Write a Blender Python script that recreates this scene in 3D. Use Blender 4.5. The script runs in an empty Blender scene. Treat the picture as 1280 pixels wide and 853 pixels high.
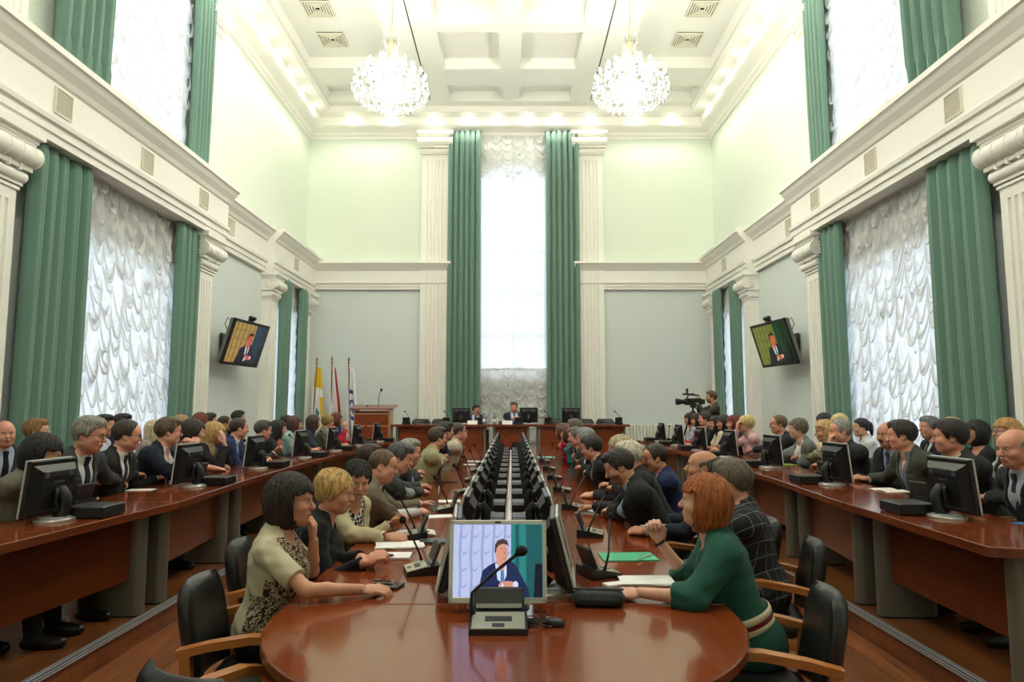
import bpy, math, random
import numpy as np
from mathutils import Vector, Matrix
random.seed(7)
SC = bpy.context.scene
COL = SC.collection
PI = math.pi
R = math.radians
# ---------------------------------------------------------------- camera numbers
FPX = 853.0
TILT = math.atan(82.5/853)
CAM = (0.04, 0.0, 1.6)
def at_y(px, py, Y):
    """world point at depth Y that the photograph shows at px, py"""
    u = (px-640)/FPX; w = -(py-426.5)/FPX
    d = (u, math.cos(TILT)-w*math.sin(TILT), math.sin(TILT)+w*math.cos(TILT))
    k = Y/d[1]
    return (CAM[0]+k*d[0], Y, CAM[2]+k*d[2])
def at_z(px, py, z):
    u = (px-640)/FPX; w = -(py-426.5)/FPX
    d = (u, math.cos(TILT)-w*math.sin(TILT), math.sin(TILT)+w*math.cos(TILT))
    k = (z-CAM[2])/d[2]
    return (CAM[0]+k*d[0], k*d[1], z)
# ---------------------------------------------------------------- materials
MATS = {}
def srgb(r, g, b):
    f = lambda c: (c/255/12.92) if c <= 10 else ((c/255+0.055)/1.055)**2.4
    return (f(r), f(g), f(b), 1)
def mat(name, col=(.5,.5,.5,1), rough=.5, metal=0, spec=.5, coat=0, emit=None, estr=0, sheen=0, noise=None, bump=None, alpha=None, trans=0):
    if name in MATS: return MATS[name]
    m = bpy.data.materials.new(name); m.use_nodes = True
    nt = m.node_tree; b = nt.nodes['Principled BSDF']
    b.inputs['Base Color'].default_value = col
    b.inputs['Roughness'].default_value = rough
    b.inputs['Metallic'].default_value = metal
    b.inputs['Specular IOR Level'].default_value = spec
    b.inputs['Coat Weight'].default_value = coat
    b.inputs['Coat Roughness'].default_value = .05
    if sheen:
        b.inputs['Sheen Weight'].default_value = sheen
    if trans: b.inputs['Transmission Weight'].default_value = trans
    if emit:
        b.inputs['Emission Color'].default_value = emit
        b.inputs['Emission Strength'].default_value = estr
    if noise or bump:
        tc = nt.nodes.new('ShaderNodeTexCoord')
    if noise:       # (scale, amount, [stretch xyz])
        mp = nt.nodes.new('ShaderNodeMapping'); nt.links.new(tc.outputs['Object'], mp.inputs[0])
        if len(noise) > 2: mp.inputs['Scale'].default_value = noise[2]
        n = nt.nodes.new('ShaderNodeTexNoise'); n.inputs['Scale'].default_value = noise[0]; n.inputs['Detail'].default_value = 4
        nt.links.new(mp.outputs[0], n.inputs['Vector'])
        cr = nt.nodes.new('ShaderNodeValToRGB'); a = noise[1]
        cr.color_ramp.elements[0].position = .3; cr.color_ramp.elements[1].position = .7
        cr.color_ramp.elements[0].color = tuple(max(0, c*(1-a)) for c in col[:3])+(1,)
        cr.color_ramp.elements[1].color = tuple(min(1, c*(1+a)) for c in col[:3])+(1,)
        nt.links.new(n.outputs['Fac'], cr.inputs[0]); nt.links.new(cr.outputs[0], b.inputs['Base Color'])
    if bump:        # (scale, strength, [stretch])
        mp = nt.nodes.new('ShaderNodeMapping'); nt.links.new(tc.outputs['Object'], mp.inputs[0])
        if len(bump) > 2: mp.inputs['Scale'].default_value = bump[2]
        n = nt.nodes.new('ShaderNodeTexNoise'); n.inputs['Scale'].default_value = bump[0]; n.inputs['Detail'].default_value = 3
        nt.links.new(mp.outputs[0], n.inputs['Vector'])
        bp = nt.nodes.new('ShaderNodeBump'); bp.inputs['Strength'].default_value = bump[1]; bp.inputs['Distance'].default_value = .02
        nt.links.new(n.outputs['Fac'], bp.inputs['Height']); nt.links.new(bp.outputs[0], b.inputs['Normal'])
    MATS[name] = m
    return m
def wood(name, c1, c2, rough=.25, coat=.3, axis='Y', scale=1.0, planks=None, spec=.5):
    """wood grain along an axis; planks = (width, length) makes floor boards"""
    if name in MATS: return MATS[name]
    m = bpy.data.materials.new(name); m.use_nodes = True
    nt = m.node_tree; b = nt.nodes['Principled BSDF']; N = nt.nodes.new; L = nt.links.new
    tc = N('ShaderNodeTexCoord'); mp = N('ShaderNodeMapping'); L(tc.outputs['Object'], mp.inputs[0])
    s = {'X': (.6,9,9), 'Y': (9,.6,9), 'Z': (9,9,.6)}[axis]
    mp.inputs['Scale'].default_value = tuple(v*scale for v in s)
    n = N('ShaderNodeTexNoise'); n.inputs['Scale'].default_value = 2.2; n.inputs['Detail'].default_value = 6; n.inputs['Distortion'].default_value = .6
    L(mp.outputs[0], n.inputs['Vector'])
    cr = N('ShaderNodeValToRGB'); cr.color_ramp.elements[0].position = .3; cr.color_ramp.elements[1].position = .72
    cr.color_ramp.elements[0].color = c1; cr.color_ramp.elements[1].color = c2
    L(n.outputs['Fac'], cr.inputs[0])
    out = cr.outputs[0]
    if planks:
        mp2 = N('ShaderNodeMapping'); L(tc.outputs['Object'], mp2.inputs[0]); mp2.inputs['Rotation'].default_value = (0,0,R(90))
        br = N('ShaderNodeTexBrick'); L(mp2.outputs[0], br.inputs['Vector'])
        br.inputs['Scale'].default_value = 1; br.inputs['Brick Width'].default_value = planks[1]; br.inputs['Row Height'].default_value = planks[0]
        br.inputs['Mortar Size'].default_value = .0015; br.inputs['Color1'].default_value = (.72,.72,.72,1); br.inputs['Color2'].default_value = (1.12,1.1,1.06,1)
        br.inputs['Mortar'].default_value = (.25,.2,.16,1)
        mx = N('ShaderNodeMix'); mx.data_type = 'RGBA'; mx.blend_type = 'MULTIPLY'; mx.inputs['Factor'].default_value = 1
        L(out, mx.inputs['A']); L(br.outputs['Color'], mx.inputs['B']); out = mx.outputs['Result']
    L(out, b.inputs['Base Color'])
    b.inputs['Roughness'].default_value = rough; b.inputs['Coat Weight'].default_value = coat; b.inputs['Coat Roughness'].default_value = .06
    b.inputs['Specular IOR Level'].default_value = spec
    MATS[name] = m
    return m
def pattern(name, kind, c1, c2, scale=40, rough=.9, c3=None):
    """woven / printed cloth"""
    if name in MATS: return MATS[name]
    m = bpy.data.materials.new(name); m.use_nodes = True
    nt = m.node_tree; b = nt.nodes['Principled BSDF']; N = nt.nodes.new; L = nt.links.new
    b.inputs['Roughness'].default_value = rough; b.inputs['Specular IOR Level'].default_value = .2
    tc = N('ShaderNodeTexCoord')
    cr = N('ShaderNodeValToRGB'); cr.color_ramp.elements[0].color = c1; cr.color_ramp.elements[1].color = c2
    if kind == 'tweed':
        n = N('ShaderNodeTexNoise'); n.inputs['Scale'].default_value = scale; n.inputs['Detail'].default_value = 6; n.inputs['Roughness'].default_value = .8
        mp = N('ShaderNodeMapping'); mp.inputs['Scale'].default_value = (1,1,3); L(tc.outputs['Object'], mp.inputs[0]); L(mp.outputs[0], n.inputs['Vector'])
        cr.color_ramp.elements[0].position = .38; cr.color_ramp.elements[1].position = .66; L(n.outputs['Fac'], cr.inputs[0])
    elif kind == 'floral':
        n = N('ShaderNodeTexVoronoi'); n.inputs['Scale'].default_value = scale; n.feature = 'SMOOTH_F1'
        n2 = N('ShaderNodeTexNoise'); n2.inputs['Scale'].default_value = scale*.6; n2.inputs['Detail'].default_value = 5
        ad = N('ShaderNodeMath'); ad.operation = 'ADD'; L(tc.outputs['Object'], n.inputs['Vector']); L(tc.outputs['Object'], n2.inputs['Vector'])
        L(n.outputs['Distance'], ad.inputs[0]); L(n2.outputs['Fac'], ad.inputs[1])
        cr.color_ramp.interpolation = 'CONSTANT'; cr.color_ramp.elements[0].position = 0; cr.color_ramp.elements[1].position = .88
        e = cr.color_ramp.elements.new(1.0); e.color = c3 or c1
        L(ad.outputs[0], cr.inputs[0])
    elif kind == 'checker':
        n = N('ShaderNodeTexChecker'); n.inputs['Scale'].default_value = scale
        mp = N('ShaderNodeMapping'); mp.inputs['Rotation'].default_value = (R(45), R(35), R(20)); L(tc.outputs['Object'], mp.inputs[0]); L(mp.outputs[0], n.inputs['Vector'])
        L(n.outputs['Fac'], cr.inputs[0]); cr.color_ramp.interpolation = 'CONSTANT'; cr.color_ramp.elements[1].position = .5
    elif kind == 'plaid':
        sep = N('ShaderNodeSeparateXYZ'); mp = N('ShaderNodeMapping'); mp.inputs['Rotation'].default_value = (R(24), R(17), R(8)); L(tc.outputs['Object'], mp.inputs[0]); L(mp.outputs[0], sep.inputs[0])
        last = None
        mx0 = N('ShaderNodeMath'); mx0.operation = 'ADD'; L(sep.outputs['X'], mx0.inputs[0]); L(sep.outputs['Y'], mx0.inputs[1])
        for o in (mx0.outputs[0], sep.outputs['Z']):
            mu = N('ShaderNodeMath'); mu.operation = 'MULTIPLY'; mu.inputs[1].default_value = scale; L(o, mu.inputs[0])
            fr = N('ShaderNodeMath'); fr.operation = 'FRACT'; L(mu.outputs[0], fr.inputs[0])
            lt = N('ShaderNodeMath'); lt.operation = 'LESS_THAN'; lt.inputs[1].default_value = .06; L(fr.outputs[0], lt.inputs[0])
            if last is None: last = lt.outputs[0]
            else:
                mm = N('ShaderNodeMath'); mm.operation = 'MAXIMUM'; L(last, mm.inputs[0]); L(lt.outputs[0], mm.inputs[1]); last = mm.outputs[0]
        n = N('ShaderNodeTexNoise'); n.inputs['Scale'].default_value = 9; L(tc.outputs['Object'], n.inputs['Vector'])
        mm = N('ShaderNodeMath'); mm.operation = 'MULTIPLY'; L(last, mm.inputs[0]); L(n.outputs['Fac'], mm.inputs[1])
        L(mm.outputs[0], cr.inputs[0])
    L(cr.outputs[0], b.inputs['Base Color'])
    MATS[name] = m
    return m
def cloth(name, col, rough=.85, sheen=.04):
    return mat(name, col, rough, spec=.25, sheen=sheen, bump=(260, .25))
# ---------------------------------------------------------------- mesh builder
class MB:
    """collects simple shapes and links them as ONE mesh object"""
    def __init__(s): s.v = []; s.f = []; s.mi = []
    def _add(s, vs, fs, m=0, M=None):
        o = len(s.v)
        if M is not None: vs = [tuple(M @ Vector(v)) for v in vs]
        s.v += [tuple(v) for v in vs]; s.f += [tuple(i+o for i in f) for f in fs]; s.mi += [m]*len(fs)
        return s
    def box(s, x0, x1, y0, y1, z0, z1, m=0, M=None, bev=0):
        if bev <= 0:
            vs = [(x,y,z) for z in (z0,z1) for y in (y0,y1) for x in (x0,x1)]
            return s._add(vs, [(0,2,3,1),(4,5,7,6),(0,1,5,4),(2,6,7,3),(0,4,6,2),(1,3,7,5)], m, M)
        b = min(bev, (x1-x0)/2.01, (y1-y0)/2.01, (z1-z0)/2.01)
        P = {}; vs = []
        def vid(p):
            if p not in P: P[p] = len(vs); vs.append(p)
            return P[p]
        lo = (x0,y0,z0); hi = (x1,y1,z1); fs = []
        def corner(sx, sy, sz, ax):
            p = []
            for i, sg in enumerate((sx,sy,sz)):
                e = hi[i] if sg else lo[i]
                p.append(e if i == ax else (e-b if sg else e+b))
            return vid(tuple(p))
        for ax in range(3):
            a2, a3 = [(1,2),(2,0),(0,1)][ax]
            for sg in (0,1):
                q = []
                for c in ((0,0),(1,0),(1,1),(0,1)):
                    t = [0,0,0]; t[ax] = sg; t[a2] = c[0]; t[a3] = c[1]; q.append(corner(*t, ax))
                fs.append(tuple(q if sg else q[::-1]))
        for ax in range(3):
            a2, a3 = [(1,2),(2,0),(0,1)][ax]
            for s2 in (0,1):
                for s3 in (0,1):
                    q = []
                    for sg, face in ((0,a2),(1,a2),(1,a3),(0,a3)):
                        t = [0,0,0]; t[ax] = sg; t[a2] = s2; t[a3] = s3; q.append(corner(*t, face))
                    fs.append(tuple(q if s2 == s3 else q[::-1]))
        for sx in (0,1):
            for sy in (0,1):
                for sz in (0,1):
                    q = [corner(sx,sy,sz,a) for a in range(3)]
                    fs.append(tuple(q if (sx+sy+sz) % 2 else q[::-1]))
        return s._add(vs, fs, m, M)
    def lathe(s, prof, n=24, c=(0,0,0), m=0, M=None, cap=True):
        vs = []; fs = []
        for r, z in prof:
            for k in range(n):
                a = 2*PI*k/n; vs.append((c[0]+r*math.cos(a), c[1]+r*math.sin(a), c[2]+z))
        for i in range(len(prof)-1):
            for k in range(n):
                fs.append((i*n+k, i*n+(k+1) % n, (i+1)*n+(k+1) % n, (i+1)*n+k))
        if cap:
            fs.append(tuple(range(n))[::-1]); fs.append(tuple(range((len(prof)-1)*n, len(prof)*n)))
        return s._add(vs, fs, m, M)
    def cyl(s, p, q, r, r2=None, n=12, m=0, M=None):
        return s.tube([p, q], [r, r if r2 is None else r2], n, m, M)
    def tube(s, pts, rad, n=8, m=0, M=None, flat=None):
        pts = [Vector(p) for p in pts]
        if not hasattr(rad, '__len__'): rad = [rad]*len(pts)
        vs = []; fs = []; up = None
        for i, p in enumerate(pts):
            d = (pts[min(i+1, len(pts)-1)]-pts[max(i-1, 0)]).normalized()
            if up is None:
                up = Vector((0,0,1)) if abs(d.z) < .9 else Vector((1,0,0))
            a = d.cross(up).normalized(); b = a.cross(d).normalized(); up = b
            for k in range(n):
                t = 2*PI*k/n
                w = (math.cos(t)*(flat or 1), math.sin(t))
                vs.append(tuple(p+(a*w[0]+b*w[1])*rad[i]))
        for i in range(len(pts)-1):
            for k in range(n):
                fs.append((i*n+k, i*n+(k+1) % n, (i+1)*n+(k+1) % n, (i+1)*n+k))
        fs.append(tuple(range(n))[::-1]); fs.append(tuple(range((len(pts)-1)*n, len(pts)*n)))
        return s._add(vs, fs, m, M)
    def prism(s, poly, a, b, plane='xy', m=0, M=None):
        """extrude a 2D polygon between a and b along the third axis"""
        n = len(poly)
        f = {'xy': lambda p, h: (p[0],p[1],h), 'xz': lambda p, h: (p[0],h,p[1]), 'yz': lambda p, h: (h,p[0],p[1])}[plane]
        vs = [f(p,a) for p in poly]+[f(p,b) for p in poly]
        fs = [tuple(range(n))[::-1], tuple(range(n,2*n))]+[(i,(i+1) % n,n+(i+1) % n,n+i) for i in range(n)]
        return s._add(vs, fs, m, M)
    def sphere(s, c, r, n=12, m=0, M=None, sc=(1,1,1)):
        k = max(5, n//2+1)
        vs = [(c[0],c[1],c[2]-r*sc[2])]; fs = []
        for i in range(1, k):
            t = -PI/2+PI*i/k
            for j in range(n):
                a = 2*PI*j/n; vs.append((c[0]+r*sc[0]*math.cos(t)*math.cos(a), c[1]+r*sc[1]*math.cos(t)*math.sin(a), c[2]+r*sc[2]*math.sin(t)))
        vs.append((c[0],c[1],c[2]+r*sc[2])); e = len(vs)-1
        for j in range(n): fs.append((0, 1+(j+1) % n, 1+j)); fs.append((e, 1+(k-2)*n+j, 1+(k-2)*n+(j+1) % n))
        for i in range(k-2):
            for j in range(n): fs.append((1+i*n+j, 1+i*n+(j+1) % n, 1+(i+1)*n+(j+1) % n, 1+(i+1)*n+j))
        return s._add(vs, fs, m, M)
    def mesh(s, name, mats, smooth=False, recalc=True):
        me = bpy.data.meshes.new(name); me.from_pydata(s.v, [], s.f)
        for m in (mats if isinstance(mats, (list, tuple)) else [mats]): me.materials.append(m)
        if any(s.mi): me.polygons.foreach_set('material_index', s.mi)
        if recalc:
            import bmesh
            bm = bmesh.new(); bm.from_mesh(me); bmesh.ops.recalc_face_normals(bm, faces=bm.faces[:]); bm.to_mesh(me); bm.free()
        if smooth:
            me.polygons.foreach_set('use_smooth', [True]*len(me.polygons))
            try: me.set_sharp_from_angle(angle=R(smooth if smooth is not True else 40))
            except Exception: pass
        me.update()
        return me
    def build(s, name, mats, parent=None, smooth=40, loc=None, rot=None):
        return link(name, s.mesh(name, mats, smooth), parent, loc, rot)
def link(name, me, parent=None, loc=None, rot=None):
    o = bpy.data.objects.new(name, me); COL.objects.link(o)
    if parent: o.parent = parent
    if loc: o.location = loc
    if rot: o.rotation_euler = rot
    return o
def empty(name, label, cat, loc=(0,0,0), rz=0, group=None):
    o = bpy.data.objects.new(name, None); COL.objects.link(o); o.empty_display_size = .1
    o.location = loc; o.rotation_euler = (0,0,rz)
    return tag(o, label, cat, group)
def tag(o, label, cat, group=None):
    o['label'] = label; o['category'] = cat
    if group: o['group'] = group
    return o
def struct(name, mb, mats, smooth=False):
    o = mb.build(name, mats, None, smooth); o['kind'] = 'structure'
    return o
def dup(o, parent=None, loc=None, rz=None, label=None, group=None):
    c = o.copy(); COL.objects.link(c)
    if parent: c.parent = parent
    if loc: c.location = loc
    if rz is not None: c.rotation_euler = (0,0,rz)
    if label: c['label'] = label
    if group: c['group'] = group
    for ch in list(o.children): dup(ch, c)
    return c
def flat_grid(fn, nu, nv):
    """verts and quads of a sheet fn(u, v)"""
    vs = [fn(i/nu, j/nv) for j in range(nv+1) for i in range(nu+1)]
    fs = [(j*(nu+1)+i, j*(nu+1)+i+1, (j+1)*(nu+1)+i+1, (j+1)*(nu+1)+i) for j in range(nv) for i in range(nu)]
    return vs, fs
# ================================================================ ROOM
W = 5.2; B = 17.1; Y0 = -3.5; CZ = 9.35
WALL = mat('wall_paint', srgb(222,232,217), .75, spec=.3)
WALLB = mat('wall_paint_lower', srgb(214,223,220), .75, spec=.3)
TRIM = mat('white_plaster', srgb(240,239,231), .6, spec=.35)
CEIL = mat('ceiling_plaster', srgb(236,237,230), .8, spec=.2)
FLOORM = wood('oak_floor', srgb(108,62,34), srgb(156,96,54), .3, .2, 'Y', 2.0, (.11, 1.3))
RISER = wood('oak_riser', srgb(104,52,26), srgb(150,86,46), .35, .2, 'Y', 1.0, (.5,.12))
CHERRY = wood('cherry_top', srgb(120,54,23), srgb(124,57,25), .16, .3, 'Y', 1)
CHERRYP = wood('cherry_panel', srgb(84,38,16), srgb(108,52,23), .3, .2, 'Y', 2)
CHERRYX = wood('cherry_panel_wide', srgb(108,44,16), srgb(144,66,28), .3, .3, 'X', .8)
SILVER = mat('silver_laminate', srgb(120,115,104), .4, .3)
CHROME = mat('chrome', srgb(205,208,212), .18, 1)
DARK = mat('dark_gap', srgb(26,26,28), .7)
BLACKP = mat('black_plastic', srgb(20,21,24), .38)
GREYP = mat('grey_plastic', srgb(150,150,142), .42)
PALEP = mat('pale_grey_plastic', srgb(196,198,196), .4)
PAPER = mat('white_paper', srgb(236,236,234), .8)

def wall_side(sg):
    """side wall with three window openings; sg -1 left, +1 right"""
    b = MB(); x0, x1 = (W, W+.45)
    holes = [(7.85,10.4,.95,3.7), (7.75,10.45,5.45,8.35), (14.75,16.35,.95,3.8)]
    ys = sorted({Y0, B+.45}|{h[0] for h in holes}|{h[1] for h in holes})
    zs = [-.3,.95,3.7,3.8,4.9,5.45,8.35,10]
    for i in range(len(ys)-1):
        for j in range(len(zs)-1):
            ym = (ys[i]+ys[i+1])/2; zm = (zs[j]+zs[j+1])/2
            if any(h[0] < ym < h[1] and h[2] < zm < h[3] for h in holes): continue
            X = (x0,x1) if sg > 0 else (-x1,-x0)
            b.box(X[0],X[1],ys[i],ys[i+1],zs[j],zs[j+1], 1 if zm < 4.9 else 0)
    struct('wall_right' if sg > 0 else 'wall_left', b, [WALL, WALLB])
    return holes
HOLES = wall_side(-1); wall_side(1)
b = MB()   # back wall with the tall arched window
ax0, ax1, az0, azs, azt = -.80, .94, 2.3, 7.35, 7.78
xs = [-W-.45, ax0, ax1, W+.45]
b.box(xs[0], ax0, B, B+.45, -.3, 4.9, 1); b.box(ax1, xs[3], B, B+.45, -.3, 4.9, 1)
b.box(xs[0], ax0, B, B+.45, 4.9, 10); b.box(ax1, xs[3], B, B+.45, 4.9, 10)
b.box(ax0, ax1, B, B+.45, -.3, az0, 1)
N = 14; cx = (ax0+ax1)/2; hw = (ax1-ax0)/2
arc = [(cx-hw*math.cos(PI*i/N), azs+(azt-azs)*math.sin(PI*i/N)) for i in range(N+1)]
for i in range(N):
    b.prism([arc[i], arc[i+1], (arc[i+1][0],10), (arc[i][0],10)], B, B+.45, 'xz')
struct('wall_back', b, [WALL, WALLB])
struct('wall_front', MB().box(-W-.45, W+.45, Y0-.4, Y0, -.3, 10), [WALL])
struct('floor', MB().box(-2.5, 2.5, Y0, B, -.2, 0), [FLOORM])
PLZ = .17
for sg, nm in ((-1,'left'), (1,'right')):
    x0, x1 = sorted((sg*2.5, sg*W))
    struct('floor_platform_'+nm, MB().box(x0+(.012 if sg > 0 else 0), x1-(.012 if sg < 0 else 0), Y0, B, -.2, PLZ), [FLOORM])
    x0, x1 = sorted((sg*2.49, sg*2.512))
    struct('trim_riser_'+nm, MB().box(x0, x1, Y0, 14.4, 0, PLZ-.03), [RISER])
    bb = MB(); a, c = sorted((sg*2.475, sg*2.515))
    bb.box(a, c, Y0, 14.4, PLZ-.03, PLZ+.006, 1); 
    for k in range(2): bb.box(*sorted((sg*(2.474-.004), sg*2.474)), Y0, 14.4, PLZ-.026+k*.016, PLZ-.016+k*.016, 0)
    bb.box(*sorted((sg*2.474, sg*2.486)), Y0, 14.4, PLZ+.006, PLZ+.010, 0); bb.box(*sorted((sg*2.500, sg*2.508)), Y0, 14.4, PLZ+.006, PLZ+.009, 0)
    struct('trim_step_nosing_'+nm, bb, [mat('nosing_aluminium', srgb(196,204,214), .3, .35), DARK])
POD = .46
b = MB(); b.box(-W, W, 14.5, B, PLZ, POD); b.box(-W, W, 14.22, 14.5, PLZ-.1, PLZ+.15)
struct('floor_podium', b, [RISER])
bb = MB(); bb.box(-W, W, 14.488, 14.51, POD-.03, POD+.006); bb.box(-W, W, 14.208, 14.23, PLZ+.12, PLZ+.156)
struct('trim_podium_nosing', bb, [mat('pale_nosing', srgb(176,150,110), .4)])
# ceiling: deep panels between broad beams
b = MB(); b.box(-W-.45, W+.45, Y0-.4, B+.45, CZ, CZ+.3)
LZ = 9.1
for sg in (-1,1):
    b.box(*sorted((sg*1.47, sg*1.955)), Y0, 16.2, LZ, CZ, 0); b.box(*sorted((sg*1.985, sg*2.55)), Y0, 16.2, LZ, CZ, 0)
    b.box(*sorted((sg*1.955, sg*1.985)), Y0, 16.2, LZ+.05, CZ, 1)
    b.box(*sorted((sg*4.45, sg*W)), Y0, B, LZ, CZ, 0)
    for y in (14.5, 10.6, 6.7, 2.8): b.box(*sorted((sg*2.55, sg*4.45)), y, y+.85, LZ, CZ, 0)
b.box(-.225, .225, Y0, 16.0, LZ, CZ)
for y, w in ((14.55,.8), (12.72,.34), (10.6,.8), (8.8,.34), (6.7,.8), (4.9,.34), (2.8,.8)): b.box(-1.47, 1.47, y, y+w, LZ+.003, CZ+.01)
b.box(-W, W, 16.15, B, LZ-.004, CZ+.01)
struct('ceiling', b, [CEIL, DARK])
def ext_y(b, prof, sg, y0, y1, off=0):
    """extrude a (distance from wall, z) profile along a side wall"""
    b.prism([(sg*(W-d-off if d > 0 else W+.02), z) for d, z in prof], y0, y1, 'xz')
def ext_x(b, prof, x0, x1, off=0):
    b.prism([(B-d-off if d > 0 else B+.02, z) for d, z in prof], x0, x1, 'yz')
cove = [(0,8.5),(.03,8.5),(.05,8.56),(.10,8.58),(.12,8.64),(.30,8.70),(.36,8.74),(.38,8.80),(.38,8.95),(.66,8.95),(.68,9.1),(0,9.12)]
for sg, nm in ((-1,'left'), (1,'right')):
    b = MB(); ext_y(b, [(d, z-.006 if abs(z-8.95) < .001 else z) for d, z in cove], sg, Y0, B+.01); struct('trim_cornice_'+nm, b, [TRIM])
b = MB(); ext_x(b, cove, -W, W); struct('trim_cornice_back', b, [TRIM])
# entablature round the walls
ent = [(0,4.42),(.28,4.42),(.28,4.50),(.305,4.51),(.305,4.60),(.34,4.61),(.35,4.66),(.30,4.68),(.30,5.06),(.33,5.08),(.36,5.13),(.43,5.20),(.47,5.26),(.50,5.27),(.50,5.34),(0,5.40)]
for sg, nm in ((-1,'left'), (1,'right')):
    b = MB(); ext_y(b, ent, sg, Y0, 11.5, .05); ext_y(b, ent, sg, 11.5, 14.05, -.20); ext_y(b, ent, sg, 14.05, B, -.04)
    struct('trim_entablature_'+nm, b, [TRIM])
b = MB(); ext_x(b, [(d, 4.59+(z-4.42)*.72) for d, z in ent[1:-1]][0:0] or [(d if d else 0, 4.55+(z-4.42)*.74) for d, z in ent], -W, -1.5, -.18)
ext_x(b, [(d if d else 0, 4.55+(z-4.42)*.74) for d, z in ent], 1.6, W, -.18)
struct('trim_entablature_back', b, [TRIM])
# fluted pilasters with scroll capitals; local frame: width along X, face towards -Y, foot at z 0
def pilaster(name, w, h, d, nfl, place, scap=1.0):
    b = MB(); ch = .62*scap
    g = w*.62/(nfl*2-1)*1.0; poly = [(-w/2,0)]; x = -w*.31
    poly.append((-w/2,-d))
    for k in range(nfl):
        poly += [(x,-d),(x+g*.12,-d+g*.5),(x+g*.5,-d+g*.72),(x+g*.88,-d+g*.5),(x+g,-d)]; x += 2*g
    poly += [(w/2,-d),(w/2,0)]
    b.prism(poly[::-1], .25, h-ch-.12)
    b.box(-w/2, w/2, -d, 0, h-ch-.12, h-ch)
    b.box(-w/2-.04, w/2+.04, -d-.04, 0, 0, .25)
    s = scap; z = h-ch
    b.box(-w/2-.02*s, w/2+.02*s, -d-.02*s, 0, z, z+.03*s); b.box(-w/2-.035*s, w/2+.035*s, -d-.035*s, 0, z+.045*s, z+.075*s)
    # small roll
    b.cyl((-w/2-.045*s, -d-.02*s, z+.135*s), (w/2+.045*s, -d-.02*s, z+.135*s), .062*s, n=16); b.box(-w/2-.04*s, w/2+.04*s, -d, 0, z+.075*s, z+.2*s)
    b.box(-w/2-.075*s, w/2+.075*s, -d-.10*s, 0, z+.2*s, z+.245*s)
    for k in range(3): b.box(-w*.3+k*w*.3-.012, -w*.3+k*w*.3+.012, -d-.108*s, -d, z+.175*s, z+.245*s)
    # big roll with bands and spiral ends
    zc = z+.355*s; yc = -d-.085*s
    b.box(-w/2-.06*s, w/2+.06*s, -d-.06*s, 0, z+.245*s, z+.47*s)
    b.cyl((-w/2-.09*s, yc, zc), (w/2+.09*s, yc, zc), .11*s, n=20)
    for q in (-.5,-.17,.17,.5):
        b.cyl((w*q-.012, yc, zc), (w*q+.012, yc, zc), .116*s, n=20)
    for e in (-1,1):
        xe = e*(w/2+.09*s)
        for rr in (.108,.07,.034): 
            pts = [(xe, yc+rr*s*math.cos(t*PI/10), zc+rr*s*math.sin(t*PI/10)) for t in range(21)]
            b.tube(pts, .010*s, 6)
        b.sphere((xe, yc, zc), .02*s, 8)
    b.box(-w/2-.08*s, w/2+.08*s, -d-.12*s, 0, z+.47*s, z+.5*s)
    b.prism([(-w/2-.09*s,0),(-w/2-.09*s,-d-.14*s),(w/2+.09*s,-d-.14*s),(w/2+.09*s,0)], z+.5*s, z+.54*s)
    b.box(-w/2-.12*s, w/2+.12*s, -d-.19*s, 0, z+.54*s, h)
    me = b.mesh(name, [TRIM], 35)
    for i, (loc, rz) in enumerate(place):
        o = link(name, me, None, loc, (0,0,rz)); o['kind'] = 'structure'
L_, R_ = R(90), R(-90)
pl = []
for y in (6.5, 11.08, 14.35, 16.82):
    pl += [((-W,y,PLZ), L_), ((W,y,PLZ), R_)]
pilaster('trim_pilaster', .52, 4.25, .2, 4, pl[:4]); pilaster('trim_pilaster_slim', .42, 4.25, .18, 4, pl[4:], .92)
pilaster('trim_pilaster_upper', .5, 3.15, .12, 4, [((s*W,y,5.36), L_ if s < 0 else R_) for s in (-1,1) for y in (6.6,11.2)], .8)
pilaster('trim_pilaster_back', .70, 8.16, .14, 5, [((-1.92,B,POD),0), ((2.01,B,POD),0)])
# window frames, panes; sky seen through them
PANE = bpy.data.materials.new('window_pane'); PANE.use_nodes = True
nt = PANE.node_tree; nt.nodes.clear(); o_ = nt.nodes.new('ShaderNodeOutputMaterial'); mx = nt.nodes.new('ShaderNodeMixShader'); t_ = nt.nodes.new('ShaderNodeBsdfTransparent'); g_ = nt.nodes.new('ShaderNodeBsdfGlossy')
t_.inputs[0].default_value = (.96,.98,1,1); g_.inputs['Roughness'].default_value = .02; mx.inputs[0].default_value = .05
nt.links.new(t_.outputs[0], mx.inputs[1]); nt.links.new(g_.outputs[0], mx.inputs[2]); nt.links.new(mx.outputs[0], o_.inputs[0])
WFR = mat('window_frame_white', srgb(232,232,228), .5)
wi = 0
def window(w, h, loc, rz, nx, nz):
    global wi; wi += 1
    b = MB(); f = .06
    for i in range(nx+1): x = -w/2+(w-f)*i/nx; b.box(x, x+f, -.04, .04, 0, h)
    for j in range(nz+1): z = (h-f)*j/nz; b.box(-w/2, w/2, -.035, .035, z, z+f)
    o = b.build('window_%d' % wi, [WFR], None, False, loc, (0,0,rz)); o['kind'] = 'structure'
    MB().box(-w/2, w/2, -.004, .004, 0, h).build('window_glass', [PANE], o, False)
for s in (-1,1):
    for y0, y1, z0, z1 in HOLES:
        window(y1-y0, z1-z0, (s*(W+.25), (y0+y1)/2, z0), R(90), 3 if y1-y0 > 2 else 2, 3)
window(ax1-ax0, azt-az0, ((ax0+ax1)/2, B+.3, az0), 0, 2, 5)
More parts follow.
